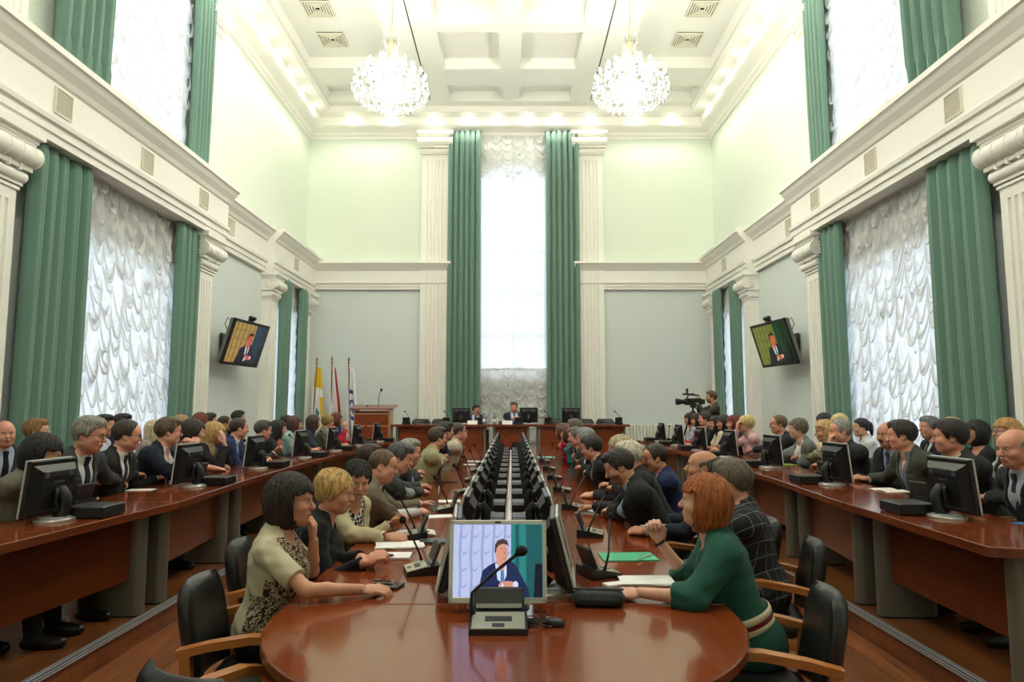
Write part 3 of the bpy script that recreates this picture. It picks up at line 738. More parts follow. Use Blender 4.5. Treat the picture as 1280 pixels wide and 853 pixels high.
# ---- pictures shown on the screens: flat shapes on the glass
def em(name, r, g, b, k=.9):
    c = srgb(r,g,b); return mat(name, (c[0]*.2,c[1]*.2,c[2]*.2,1), .2, emit=c, estr=k*.42, spec=.4)
SCR_OFF = mat('dark_screen', srgb(14,15,18), .12)
def picture(tone):
    T = {'bright': dict(bg=(186,196,232), st=(150,164,214), g1=(40,128,128), g2=(22,88,92), suit=(30,42,84), skin=(214,150,130), hair=(72,56,60), shirt=(206,220,246), tie=(90,120,190), mon=(14,16,34), k=1.0),
         'warm': dict(bg=(176,146,84), st=(140,108,58), g1=(30,64,92), g2=(22,44,64), suit=(22,26,44), skin=(206,96,76), hair=(40,26,22), shirt=(200,200,210), tie=(70,90,130), mon=(12,14,20), k=.75),
         'green': dict(bg=(120,128,52), st=(92,98,38), g1=(28,66,36), g2=(20,48,28), suit=(24,26,28), skin=(214,96,60), hair=(40,24,20), shirt=(196,206,210), tie=(60,130,80), mon=(12,16,14), k=.75)}[tone]
    keys = ['bg','st','g1','g2','suit','skin','hair','shirt','tie','mon','lip']
    T['lip'] = tuple(int(c*.78) for c in T['skin'])
    mats = [em('picture_%s_%s' % (tone, k), *T[k], T['k']) for k in keys]
    ix = {k: i for i, k in enumerate(keys)}
    b = MB(); L = [0]
    def P(pts, k):   # unit picture space, x 0..1 to the right, y 0..1 up
        L[0] += 1; d = -.0004*L[0]
        b._add([(p[0]-.5, d, p[1]-.5) for p in pts], [tuple(range(len(pts)))], ix[k])
    def E(cx_, cy_, rx, ry, k, n=20): P([(cx_+rx*math.cos(2*PI*i/n), cy_+ry*math.sin(2*PI*i/n)) for i in range(n)], k)
    P([(0,0),(1,0),(1,1),(0,1)], 'bg')
    for i in range(5):
        x = .06+.125*i; P([(x,0),(x+.03,0),(x+.035,.3),(x+.025,.6),(x+.04,1),(x+.015,1),(x-.005,.6),(x+.01,.3)], 'st')
        for q in range(4): P([(x+.01,.9-.23*q),(x+.05,.83-.23*q),(x+.09,.86-.23*q),(x+.12,.93-.23*q),(x+.09,.84-.23*q),(x+.05,.80-.23*q)], 'st')
    P([(.65,0),(1,0),(1,1),(.65,1)], 'g1'); P([(.70,0),(.74,0),(.74,1),(.70,1)], 'g2'); P([(.82,0),(1,0),(1,1),(.82,1)], 'g2')
    P([(.26,0),(.30,.18),(.33,.36),(.40,.43),(.46,.47),(.63,.50),(.69,.46),(.76,.30),(.84,.12),(.86,0)], 'suit')
    P([(.47,.46),(.60,.46),(.60,.30),(.56,.18),(.50,.24)], 'shirt'); P([(.535,.40),(.565,.40),(.58,.2),(.55,.14),(.53,.2)], 'tie')
    P([(.48,.50),(.59,.50),(.575,.38),(.53,.36)], 'skin'); E(.545,.60,.072,.135,'skin')
    P([(.465,.62),(.47,.72),(.50,.78),(.56,.80),(.61,.77),(.625,.68),(.61,.71),(.56,.73),(.51,.71),(.485,.66),(.48,.60)], 'hair')
    P([(.535,.66),(.56,.665),(.555,.655)], 'hair'); P([(.58,.665),(.605,.66),(.60,.652)], 'hair'); P([(.565,.65),(.59,.585),(.57,.58)], 'lip'); P([(.545,.53),(.60,.53),(.575,.515)], 'lip')
    E(.61,.16,.10,.062,'skin'); E(.70,.17,.03,.05,'shirt'); P([(.50,.08),(.56,.20),(.58,.14),(.54,.06)], 'shirt')
    for q in range(4): P([(.56,.145+.02*q),(.645,.15+.02*q),(.645,.154+.02*q),(.56,.149+.02*q)], 'lip')
    P([(.90,0),(1,0),(1,.46),(.92,.45)], 'mon')
    return b, mats
def make_monitor(label, cat='monitor', pic=None, group='flat monitors', w=.405, h=.335, tilt=14, bez=None, stand=True):
    """screen faces -Y; origin under the foot"""
    t = empty('monitor', label, cat, (0,0,0), 0, group)
    M = Matrix.Translation((0,-.02,.200)) @ Matrix.Rotation(R(-tilt), 4, 'X')
    b = MB(); f = .018
    for a,c,e,g in ((-w/2,w/2,-h/2,-h/2+f*1.4),(-w/2,w/2,h/2-f,h/2),(-w/2,-w/2+f,-h/2,h/2),(w/2-f,w/2,-h/2,h/2)): b.box(a,c,-.028,-.016,e,g,0,M,.003)
    fr = b.build('frame', [bez or PALEP], t, False)
    MB().box(-.012,.012,-.0295,-.028,h/2-.013,h/2-.006,0,M).build('emblem', [BLACKP], fr, False)
    if pic:
        pb, pm = picture(pic); S = M @ Matrix.Translation((0,-.021,f*.2)) @ Matrix.Diagonal((w-2*f, 1, h-2.4*f, 1))
        pb.v = [tuple(S @ Vector(v)) for v in pb.v]; o = link('screen', pb.mesh('screen', pm, False, False), t)
    else: MB().box(-w/2+f,w/2-f,-.022,-.016,-h/2+f,h/2-f,0,M).build('screen', [SCR_OFF], t, False)
    b = MB(); b.box(-w/2+.001,w/2-.001,-.0158,.012,-h/2+.001,h/2-.001,0,M,.006)
    b._add([(x*(w/2-.02 if k < 4 else w/2-.06), .012 if k < 4 else .052, z*(h/2-.02 if k < 4 else h/2-.055)-.01) for k, (x,z) in enumerate(((-1,-1),(1,-1),(1,1),(-1,1))*2)], [(0,1,2,3),(4,5,6,7),(0,1,5,4),(1,2,6,5),(2,3,7,6),(3,0,4,7)], 0, M)
    bs = b.build('back_shell', [BLACKP], t, False)
    MB().box(-.085,.085,.05,.056,h/2-.10,h/2-.066,0,M,.004).build('handle_recess', [DARK], bs, False)
    b = MB(); b.box(-.13,-.085,.045,.054,h/2-.105,h/2-.062,0,M,.004); b.box(.085,.13,.045,.054,h/2-.105,h/2-.062,0,M,.004); b.box(-.05,.05,.051,.055,h/2-.135,h/2-.127,0,M); b.build('handle_trim', [mat('slate_plastic', srgb(74,82,96), .3)], bs, False)
    b = MB(); b.cyl(M @ Vector((0,.05,-.02)), M @ Vector((0,.085,-.02)), .032, n=14); b.box(-.04,.04,.045,.085,-.10,.0,0,M,.012); b.build('hinge', [BLACKP], bs)
    b = MB(); b.tube([(0,.05,.19),(0,.085,.14),(0,.08,.06),(0,.05,.022)], [.03,.034,.036,.045], 10); b.build('neck', [BLACKP], t)
    b = MB(); n = 28
    for z, s in ((0,1),(.010,1),(.017,.93),(.020,.7)): pass
    prof = [(1,0),(1,.010),(.95,.016),(.8,.019)]; vs = []; fs = []
    for s, z in prof:
        for k in range(n): a = 2*PI*k/n; vs.append((.135*s*math.cos(a), .03+.105*s*math.sin(a), z))
    for j in range(3):
        for k in range(n): fs.append((j*n+k,j*n+(k+1) % n,(j+1)*n+(k+1) % n,(j+1)*n+k))
    fs += [tuple(range(n))[::-1], tuple(range(3*n,4*n))]; b._add(vs, fs); o = b.build('base', [mat('silver_base', srgb(182,180,172), .3, .5)], t)
    MB().box(-.075,.075,-.02,.10,.0185,.024).build('base_pad', [mat('smoke_plate', srgb(176,184,196), .3)], o, False)
    return t
MON = make_monitor('proto'); MON_USED = []; SMON = make_monitor('proto', tilt=6); SMON_USED = []
def place_monitor(x, y, z, rz, label, group, side=False):
    src, used = (SMON, SMON_USED) if side else (MON, MON_USED)
    c = src if not used else dup(src); used.append(c)
    c.location = (x,y,z); c.rotation_euler = (0,0,R(rz)); c['label'] = label; c['group'] = group
def make_pc():
    t = empty('mini_computer', 'proto', 'computer')
    MB().box(-.125,.125,-.12,.12,.004,.072,0,None,.006).build('case', [BLACKP], t, False)
    MB().box(-.118,.118,-.124,-.12,.052,.066).build('front_strip', [mat('silver_strip', srgb(206,210,216), .3, .4)], t, False)
    b = MB(); b.box(-.1,.0,-.1235,-.12,.02,.028); b.box(-.10,-.09,-.1,-.09,0,.005); b.box(.09,.10,-.1,-.09,0,.005); b.box(-.10,-.09,.09,.1,0,.005); b.box(.09,.10,.09,.1,0,.005); b.build('drive_slot', [DARK], t, False)
    return t
PC0 = make_pc(); PC_USED = []
def place_pc(x, y, z, rz, label, group):
    c = PC0 if not PC_USED else dup(PC0); PC_USED.append(c)
    c.location = (x,y,z); c.rotation_euler = (0,0,R(rz)); c['label'] = label; c['group'] = group
def make_mic(fh=.115, nk=1.0):
    """discussion unit: user sits on the -Y side"""
    t = empty('microphone_unit', 'proto', 'conference microphone')
    b = MB(); b.prism([(-.085,.0),(-.085,.022),(.03,.045),(.085,.05),(.085,0)], -.085, .085, 'yz'); b.build('base', [BLACKP], t, False)
    b = MB(); b.prism([(-.083,.0225),(-.083,.026),(.02,.0472),(.02,.0438)], -.078, .078, 'yz'); p = b.build('key_panel', [mat('champagne_panel', srgb(178,178,160), .35, .4)], t, False)
    b = MB(); b.prism([(-.04,.033),(-.04,.0365),(-.01,.0425),(-.01,.039)], -.04, .04, 'yz'); b.prism([(-.075,.0255),(-.075,.0285),(-.052,.033),(-.052,.030)], -.018, .018, 'yz'); b.build('keys', [mat('key_dark', srgb(40,42,44), .4)], p, False)
    M = Matrix.Translation((0,.045,.048)) @ Matrix.Rotation(R(-22), 4, 'X')
    b = MB(); b.box(-.078,.078,-.008,.008,0,fh,0,M,.007); f = b.build('loudspeaker_flap', [mat('flap_grey', srgb(44,46,46), .35, bump=(700,.3))], t, False)
    MB().box(-.07,.07,-.0095,-.008,.004,.02,0,M).build('flap_trim', [GREYP], f, False)
    b = MB(); b.tube([(-.078,.01,.04),(-.082,-.0,.075*nk),(-.07*nk,-.02,.12*nk),(-.01,-.06,.20*nk),(.05*nk,-.10,.27*nk)], [.010,.006,.0055,.0055,.006], 7); b.build('gooseneck', [BLACKP], t)
    b = MB(); b.sphere((.06*nk,-.107,.281*nk), .0145, 10, sc=(1.25,1.25,1.4)); b.cyl((.047*nk,-.098,.266*nk),(.056*nk,-.104,.277*nk), .008, .012, 8); b.build('microphone_head', [mat('foam_black', srgb(16,16,17), .9)], t)
    return t
MIC = make_mic(); MIC_USED = []
def place_mic(x, y, z, rz, label, group='microphone units', s=1):
    c = MIC if not MIC_USED else dup(MIC); MIC_USED.append(c)
    c.location = (x,y,z); c.rotation_euler = (0,0,R(rz)); c['label'] = label; c['group'] = group
    if s != 1: c.scale = (s,s,s)
# ---- middle table equipment
NST = 14; ST0 = 3.27; STP = .742
num = ('first','second','third','fourth','fifth','sixth','seventh','eighth','ninth','tenth','eleventh','twelfth','thirteenth','fourteenth','fifteenth')
for k in range(NST):
    y = ST0+STP*k
    for s, nm in ((-1,'left'), (1,'right')):
        place_monitor(CX+s*.235, y, TZ, s*90-(4*s if k == 0 else 0), 'black-backed monitor in the %s middle row, %s from the camera' % (nm, num[k]), 'monitors down the middle table')
        if k > 0: place_pc(CX+s*.15, y+.29, TZ, 0, 'black mini computer in the %s middle row, beyond the %s monitor' % (nm, num[k]), 'mini computers down the middle table')
b = MB()
b.tube([(CX+.0,3.5,TZ+.006),(CX+.004,5,TZ+.006),(CX-.006,7,TZ+.006),(CX+.003,10,TZ+.006),(CX,13.6,TZ+.006)], .006, 5); b.tube([(CX+.012,3.6,TZ+.006),(CX+.010,5.2,TZ+.006),(CX+.014,8,TZ+.006),(CX+.01,13.6,TZ+.006)], .005, 5)
tag(b.build('cable', [PAPER]), 'pale cables running along the middle of the long table between the monitors', 'cable')
FM = make_monitor('pale grey monitor facing the camera, showing a speaking man in a dark suit', 'monitor', 'bright', 'monitor at the table head', .41, .335, 9, mat('champagne_bezel', srgb(212,214,206), .4, .1))
FM.location = (-.02, 2.99, TZ)
FMIC = tag(make_mic(.082, 1.12), 'large microphone unit with upright flap before the lit front monitor', 'conference microphone', 'microphone units'); FMIC.location = (-.012,2.75,TZ); FMIC.scale = (1.3,1.3,1.0)
for i, (px, py, rz) in enumerate(((527,716,-75),(748,720,112))):
    x, y, _ = at_z(px, py, TZ); place_mic(x, y, TZ, rz, ('microphone unit beside the papers of the woman with short blonde hair','microphone unit beside the green folder')[i])
lb = ('in front of the woman in the beige jacket','in front of the bald man','beside the grey-haired man with a pen','before the grey-haired man in glasses','in front of the man in the olive jacket','in front of the man in navy','in front of the man in the cream jacket')
for i, (px, py) in enumerate(((505,655),(548,622),(566,603),(578,590),(590,579),(597,570))):
    x, y, _ = at_z(px+22 if i else 520, py if i else 668, TZ); place_mic(max(min(x,-.42),-.6), 4.55+1.15*i, TZ, -80, 'microphone unit on the left middle table, '+lb[i+1])
rb = ('before the young man writing','before the man in a navy suit','before the grey-haired row','before the man with dark combed hair','near the end before the woman in teal','near the far end before the woman in crimson')
for i in range(6):
    place_mic(.55 if i else .56, 4.62+1.2*i, TZ, 80, 'microphone unit on the right middle table, '+rb[i])
t = dup(MIC, None, (.03,13.95,TZ), 180, 'microphone unit alone at the far end of the middle table', 'microphone units')
# ---- side desk equipment
MY = (4.2,5.95,7.65,9.25,10.7,12.1,13.5)
for k, y in enumerate(MY):
    for s, nm, F in ((-1,'left',LF),(1,'right',RF)):
        yy = y+(.12 if s > 0 else 0); x = front_x(F, yy)+s*(.31 if s < 0 else .37)
        place_monitor(x, yy, DZ, s*91, 'black monitor seen from behind on the %s desks, %s from the camera' % (nm, num[k]), 'monitors on the side desks', True)
        place_pc(x-s*.17, yy+.16, DZ, s*90, 'black mini computer on the %s desks, beyond the %s monitor' % (nm, num[k]), 'mini computers on the side desks')
        place_mic(x+s*.24, yy+.62, DZ, s*90+(15*s), 'microphone unit on the %s desks, past the %s monitor' % (nm, num[k]))
# ---- head table equipment
for px0, px1, d in ((566,587,'left of the man in the blue suit'),(651,671,'right of the speaker'),(704,724,'farthest right on the podium table')):
    x = at_y((px0+px1)/2, 522, HY+.35)[0]
    place_monitor(x, HY+.38, HZ, 180, 'black monitor on the podium table, '+d, 'monitors on the podium table', True)
for px, d in ((508,'left end, before an empty chair'),(558,'beside the left monitor'),(600,'before the man in the blue suit'),(648,'before the speaker'),(685,'between the two right monitors'),(773,'right end of the table')):
    x = at_y(px, 527, HY+.2)[0]; place_mic(x, HY+.22, HZ, 180, 'microphone unit on the podium table, '+d)
for px, d in ((590.5,'before the man in the blue suit'),(634,'before the speaker')):
    x = at_y(px, 530, HY+.08)[0]
    o = MB().prism([(-.05,0),(.0,.085),(.05,0),(.044,0),(0,.078),(-.044,0)], -.11, .11, 'yz').build('name_plate', [PAPER], None, False, (x,HY+.09,HZ)); tag(o, 'white folded name plate '+d, 'name plate', 'name plates')
BOT = mat('bottle_plastic', srgb(205,218,228), .1, trans=.7)
for px, d in ((605,'beside the man in the blue suit'),(618,'nearer the speaker')):
    x = at_y(px, 528, HY+.1)[0]; t = empty('water_bottle', 'clear water bottle on the podium table, '+d, 'bottle', (x,HY+.12,HZ), 0, 'water bottles')
    MB().lathe([(.03,0),(.034,.01),(.034,.14),(.03,.17),(.014,.20),(.013,.225)], 14).build('bottle', [BOT], t); MB().lathe([(.015,.222),(.015,.245)], 12).build('cap', [mat('blue_cap', srgb(60,90,170), .4)], t); MB().lathe([(.0346,.06),(.0346,.12)], 14, cap=False).build('paper_label', [PAPER], t)
x = at_y(626,528,HY+.1)[0]; tag(MB().box(-.05,.05,-.02,.02,0,.07,0,None,.006).build('wooden_block', [CHERRYX], None, False, (x,HY+.12,HZ)), 'small brown wooden box between bottle and name plate on the podium', 'box')
for px, d in ((524,'farthest left empty chair behind the podium table'),(549,'empty chair left of the left podium monitor'),(697,'empty chair between the right podium monitors'),(733,'empty chair right of the last podium monitor'),(759,'farthest right empty chair behind the podium table')):
    x = at_y(px, 527, HY+.9)[0]; chair(x, HY+1.0, POD, -90, 'dark-backed '+d)
# ---- wall screens with cameras
def wall_screen(label, s, tone):
    t = empty('wall_screen', label, 'television', (s*(W-.42), 12.25, 2.74), (R(84) if s < 0 else R(-84)), 'wall screens')
    M = Matrix.Rotation(R(17), 4, 'X'); w, h = 1.28, .82
    b = MB(); f = .05
    for a,c,e,g in ((-w/2,w/2,-h/2,-h/2+f),(-w/2,w/2,h/2-f,h/2),(-w/2,-w/2+f,-h/2,h/2),(w/2-f,w/2,-h/2,h/2)): b.box(a,c,-.05,.0,e,g,0,M,.006)
    b.build('frame', [BLACKP], t, False)
    pb, pm = picture(tone); S = M @ Matrix.Translation((0,-.038,0)) @ Matrix.Diagonal((w-2*f,1,h-2*f,1)); pb.v = [tuple(S @ Vector(v)) for v in pb.v]; link('screen', pb.mesh('screen', pm, False, False), t)
    b = MB(); b.box(-w/2+.01,w/2-.01,-.005,.06,-h/2+.01,h/2-.01,0,M,.01); b.build('back_shell', [mat('screen_side', srgb(120,122,120), .4)], t, False)
    b = MB(); b.box(-.15,.15,.06,.1,-.15,.15,0,M); a = Matrix.Rotation((R(6) if s < 0 else R(-6)), 4, 'Z')
    b.tube([(0,.08,0), tuple(a @ Vector((-s*0,.25,.0)))], .035, 8); b.box(-.12,.12,.36,.40,-.18,.18,0,a); b.tube([(0,.08,0), tuple(a @ Vector((0,.38,0)))], .03, 8); b.build('wall_bracket', [BLACKP], t)
    b = MB(); b.box(-.05,.05,-.02,.05,h/2+.0,h/2+.03,0,M); b.box(-.065,.065,-.05,.06,h/2+.03,h/2+.10,0,M,.02); b.cyl(M @ Vector((0,-.06,h/2+.065)), M @ Vector((0,-.03,h/2+.065)), .024, n=12); b.build('top_camera', [BLACKP], t)
    b = MB(); b.tube([tuple(M @ Vector(p)) for p in ((w/2*-s*-1*.9,.05,h/2-.1),(w/2*s*1.02,.09,h/2-.03),(w/2*s*1.04,.10,h/2-.15),(w/2*s*.9,.07,h/2-.25))], .008, 6); b.build('cable', [BLACKP], t)
wall_screen('tilted screen on the left wall showing the speaker, camera on top', -1, 'warm'); wall_screen('tilted screen on the right wall showing the speaker on green, camera on top', 1, 'green')
# ---- radiators
RAD = mat('radiator_white', srgb(222,224,212), .4)
t = empty('radiator', 'white ribbed radiator low on the end wall right of the podium table', 'radiator', (3.55,B-.16,POD))
for k in range(17):
    b = MB(); b.box(-.68+.08*k,-.61+.08*k,-.05,.05,.11,.72,0,None,.015); b.build('rib', [RAD], t, False)
b = MB(); b.box(-.68,.67,-.03,.03,.14,.17); b.box(-.68,.67,-.03,.03,.66,.69); b.box(-.5,-.46,-.02,.15,.0,.2); b.box(.46,.5,-.02,.15,0,.2); b.build('header_pipe', [RAD], t, False)
# ---- flags
def flag(label, px, ytop, cols, seed, lean, emblem=None):
    x = at_y(px, 450, 16.2)[0]; t = empty('flag', label, 'flag', (x,16.2,POD), 0, 'flags beside the lectern')
    dx = lean; ht = at_y(px, ytop, 16.2)[2]-POD
    MB().lathe([(.16,0),(.16,.03),(.05,.06),(.03,.3)], 16).build('stand', [mat('brass', srgb(150,116,60), .35, .8)], t)
    MB().tube([(-dx,0,.05),(0,0,ht-.2)], .016, 8).build('pole', [wood('pole_wood', srgb(120,80,44), srgb(160,110,64), .4, .2, 'Z')], t)
    b = MB(); b.lathe([(.004,ht-.2),(.03,ht-.16),(.012,ht-.12),(.032,ht-.07),(.001,ht)], 8); b.build('finial', [mat('brass', (1,1,1,1))], t)
    rnd = random.Random(seed); nu, nv = 42, 36; fl = ht*.72; p0 = rnd.random()*6
    def fn(u, v):
        wdt = .10+.26*(1-v)**.7; x_ = .02-dx*(1-v)*.45+wdt*(u-.25)*(1 if lean >= 0 else 1)
        return (x_+.015*math.sin(v*6+p0), -.05*math.sin(u*15+p0+v*1.5)*(.35+.65*(1-v)), (ht-.24)-fl*(1-v)-.16*u*(1-.7*v)*(1-u*.2))
    vs, fs = flat_grid(fn, nu, nv)
    me = bpy.data.meshes.new('flag_cloth'); me.from_pydata(vs, [], fs)
    for i, c in enumerate(cols[1]): me.materials.append(cloth('flag_cloth_%d_%d_%d' % c, srgb(*c)))
    mi = [cols[0]((k % nu+.5)/nu, (k//nu+.5)/nv) for k in range(len(fs))]
    me.polygons.foreach_set('material_index', mi); me.polygons.foreach_set('use_smooth', [True]*len(fs)); o = link('flag_cloth', me, t)
    md = o.modifiers.new('thickness', 'SOLIDIFY'); md.thickness = .006
def f1(u, v):
    if abs(v-.38) < .07 and abs(u-.42) < .16: return 2 if (u-.42)**2/.02+(v-.38)**2/.003 < 1 else 0
    return 1 if (v > .72 or (u > .68 and v < .62) or v < .06) else 0
def f2(u, v): return 0 if u < .72 else (2 if v > .25 else 1)
def f3(u, v):
    q = ((u-.52)/.26)**2+((v-.42)/.15)**2
    return 1 if (.45 < q < 1.0 or abs(v-.66) < .03 and abs(u-.5) < .2) else (2 if q < .12 else (3 if .88 < u and .2 < v < .5 else 0))
flag('white and yellow flag with small crest, leftmost of the three flags', 396, 446, (f1, [(228,228,224),(226,186,40),(70,120,150)]), 1, .10)
flag('white, blue and red flag on the middle pole of three', 415, 445, (f2, [(226,226,226),(40,70,150),(176,40,44)]), 2, .0)
flag('white flag with blue ring emblem, rightmost and next to the lectern', 436, 446, (f3, [(226,228,230),(36,74,140),(70,130,190),(206,160,80)]), 3, -.10)
# ================================================================ PEOPLE: one continuous skin each, from blended volumes
F32 = np.float32
def unit(v): v = np.asarray(v, float); return v/(np.linalg.norm(v)+1e-9)
class Grid:
    def __init__(s, lo, hi, h, hc, hf, rad=.17):
        ax = []
        for i in range(3):
            c = []; x = lo[i]
            while x < hi[i]:
                c.append(x); x += hf if abs(x-hc[i]) < rad else h
            ax.append(np.array(c, F32))
        s.ax = ax; s.shape = tuple(len(a) for a in ax)
    def new(s): return np.full(s.shape, .25, F32)
    def sub(s, lo, hi):
        sl = []
        for i in range(3):
            a = int(np.searchsorted(s.ax[i], lo[i])); b = int(np.searchsorted(s.ax[i], hi[i]))
            sl.append(slice(a, max(a, b)))
        x = s.ax[0][sl[0]][:,None,None]; y = s.ax[1][sl[1]][None,:,None]; z = s.ax[2][sl[2]][None,None,:]
        return tuple(sl), x, y, z
def smin(a, b, k):
    if k <= 0: return np.minimum(a, b)
    h = np.maximum(k-np.abs(a-b), 0)/k
    return np.minimum(a, b)-h*h*(k*.25)
class Cone:
    """tapered limb between two joints; optional flat cut of its far end"""
    def __init__(s, a, b, ra, rb, k=.02, cut=False, cuta=False): s.a = np.asarray(a,float); s.b = np.asarray(b,float); s.ra = ra; s.rb = rb; s.k = k; s.cut = cut; s.cuta = cuta
    def box(s): m = max(s.ra, s.rb); return np.minimum(s.a,s.b)-m, np.maximum(s.a,s.b)+m
    def d(s, x, y, z, off):
        v = s.b-s.a; L2 = float(v@v)+1e-9
        t0 = ((x-s.a[0])*v[0]+(y-s.a[1])*v[1]+(z-s.a[2])*v[2])/L2
        t = np.clip(t0, 0, 1)
        D = np.sqrt((x-s.a[0]-t*v[0])**2+(y-s.a[1]-t*v[1])**2+(z-s.a[2]-t*v[2])**2)-(s.ra+(s.rb-s.ra)*t)-off
        if s.cut: D = np.maximum(D, (t0-1)*math.sqrt(L2))
        if s.cuta: D = np.maximum(D, -t0*math.sqrt(L2))
        return D
class Ell:
    def __init__(s, c, r, A, k=.03): s.c = np.asarray(c,float); s.r = np.asarray(r,float); s.A = np.asarray(A,float); s.k = k   # rows of A: axes
    def box(s): m = max(s.r); return s.c-m, s.c+m
    def d(s, x, y, z, off):
        X, Y, Z = x-s.c[0], y-s.c[1], z-s.c[2]; r = s.r+off; k0 = 0; k1 = 0
        for i in range(3):
            q = X*s.A[i][0]+Y*s.A[i][1]+Z*s.A[i][2]; k0 = k0+(q/r[i])**2; k1 = k1+(q/r[i]**2)**2
        k0 = np.sqrt(k0); return k0*(k0-1)/(np.sqrt(k1)+1e-6)
def field(G, prims, off=0.0, F=None):
    F = G.new() if F is None else F
    for p in prims:
        lo, hi = p.box(); m = max(off, 0)+p.k+.02
        sl, x, y, z = G.sub(lo-m, hi+m)
        if min(len(x), y.shape[1], z.shape[2]) == 0: continue
        F[sl] = smin(F[sl], p.d(x, y, z, off).astype(F32), p.k)
    return F
def carve(G, F, p, k=.01):
    lo, hi = p.box(); m = k+.02; sl, x, y, z = G.sub(lo-m, hi+m)
    if min(len(x), y.shape[1], z.shape[2]) == 0: return
    F[sl] = -smin(-F[sl], p.d(x, y, z, 0).astype(F32), k)
def nets(G, F):
    """surface nets: verts, quads of the zero level"""
    S = F < 0
    S[0]=S[-1]=False; S[:,0]=S[:,-1]=False; S[:,:,0]=S[:,:,-1]=False
    F = np.where(S, np.minimum(F,-1e-6), np.maximum(F,1e-6))
    c = np.zeros(tuple(n-1 for n in S.shape), np.int8)
    for i in (0,1):
        for j in (0,1):
            for k in (0,1):
                c += S[i:S.shape[0]-1+i, j:S.shape[1]-1+j, k:S.shape[2]-1+k]
    I, J, K = np.nonzero((c > 0) & (c < 8)); n = len(I)
    if n == 0: return None
    idx = np.full(c.shape, -1, np.int32); idx[I,J,K] = np.arange(n)
    P = np.zeros((n,3), F32); cnt = np.zeros(n, F32)
    cor = [(0,0,0),(1,0,0),(0,1,0),(1,1,0),(0,0,1),(1,0,1),(0,1,1),(1,1,1)]
    val = [F[I+a,J+b,K+d] for a,b,d in cor]
    for a in range(8):
        for b in range(a+1, 8):
            if sum(abs(cor[a][q]-cor[b][q]) for q in range(3)) != 1: continue
            m = (val[a] < 0) != (val[b] < 0); t = np.where(m, val[a]/(val[a]-val[b]+1e-12), 0)
            for q in range(3): P[:,q] += np.where(m, cor[a][q]+t*(cor[b][q]-cor[a][q]), 0)
            cnt += m
    P /= cnt[:,None]
    V = np.empty((n,3), F32)
    for q, ii in enumerate((I,J,K)):
        a = G.ax[q]; V[:,q] = a[ii]+(a[ii+1]-a[ii])*P[:,q]
    Q = []
    for ax in range(3):
        sh = [slice(None)]*3; sh[ax] = slice(0,-1); s2 = [slice(None)]*3; s2[ax] = slice(1,None)
        A, Bq = S[tuple(sh)], S[tuple(s2)]
        i, j, k = np.nonzero(A != Bq); ok = np.ones(len(i), bool); e = [i,j,k]
        o1, o2 = [(1,2),(2,0),(0,1)][ax]
        ok &= (e[o1] > 0) & (e[o2] > 0)
        i, j, k = i[ok], j[ok], k[ok]; e = [i,j,k]
        def cell(d1, d2):
            f = [e[0].copy(), e[1].copy(), e[2].copy()]; f[o1] -= d1; f[o2] -= d2
            return idx[f[0], f[1], f[2]]
        q = np.stack([cell(1,1), cell(0,1), cell(0,0), cell(1,0)], 1)
        fl = ~A[i,j,k]; q[fl] = q[fl][:, ::-1]
        Q.append(q)
    Q = np.concatenate(Q); Q = Q[(Q >= 0).all(1)]
    return V, Q
def np_mesh(name, V, Q, mats, org, mi=None):
    me = bpy.data.meshes.new(name); n = len(V); m = len(Q)
    me.vertices.add(n); me.vertices.foreach_set('co', (V-np.asarray(org, F32)).astype(F32).ravel())
    me.loops.add(m*4); me.loops.foreach_set('vertex_index', Q.astype(np.int32).ravel())
    me.polygons.add(m); me.polygons.foreach_set('loop_start', np.arange(0, m*4, 4, dtype=np.int32)); me.polygons.foreach_set('loop_total', np.full(m, 4, np.int32))
    me.polygons.foreach_set('use_smooth', np.ones(m, bool))
    for x in mats: me.materials.append(x)
    if mi is not None: me.polygons.foreach_set('material_index', mi.astype(np.int32))
    me.update(calc_edges=True)
    return me
def ik(S, T, a, b, pole):
    S = np.asarray(S,float); T = np.asarray(T,float); v = T-S; L = np.linalg.norm(v)
    if L > (a+b)*.985: T = S+v/L*(a+b)*.985; v = T-S; L = np.linalg.norm(v)
    L = max(L, abs(a-b)+.03); n = v/np.linalg.norm(v)
    x = (a*a-b*b+L*L)/(2*L); h = math.sqrt(max(a*a-x*x, 1e-6))
    p = np.asarray(pole,float); p = unit(p-n*(p@n))
    return S+n*x+p*h, T
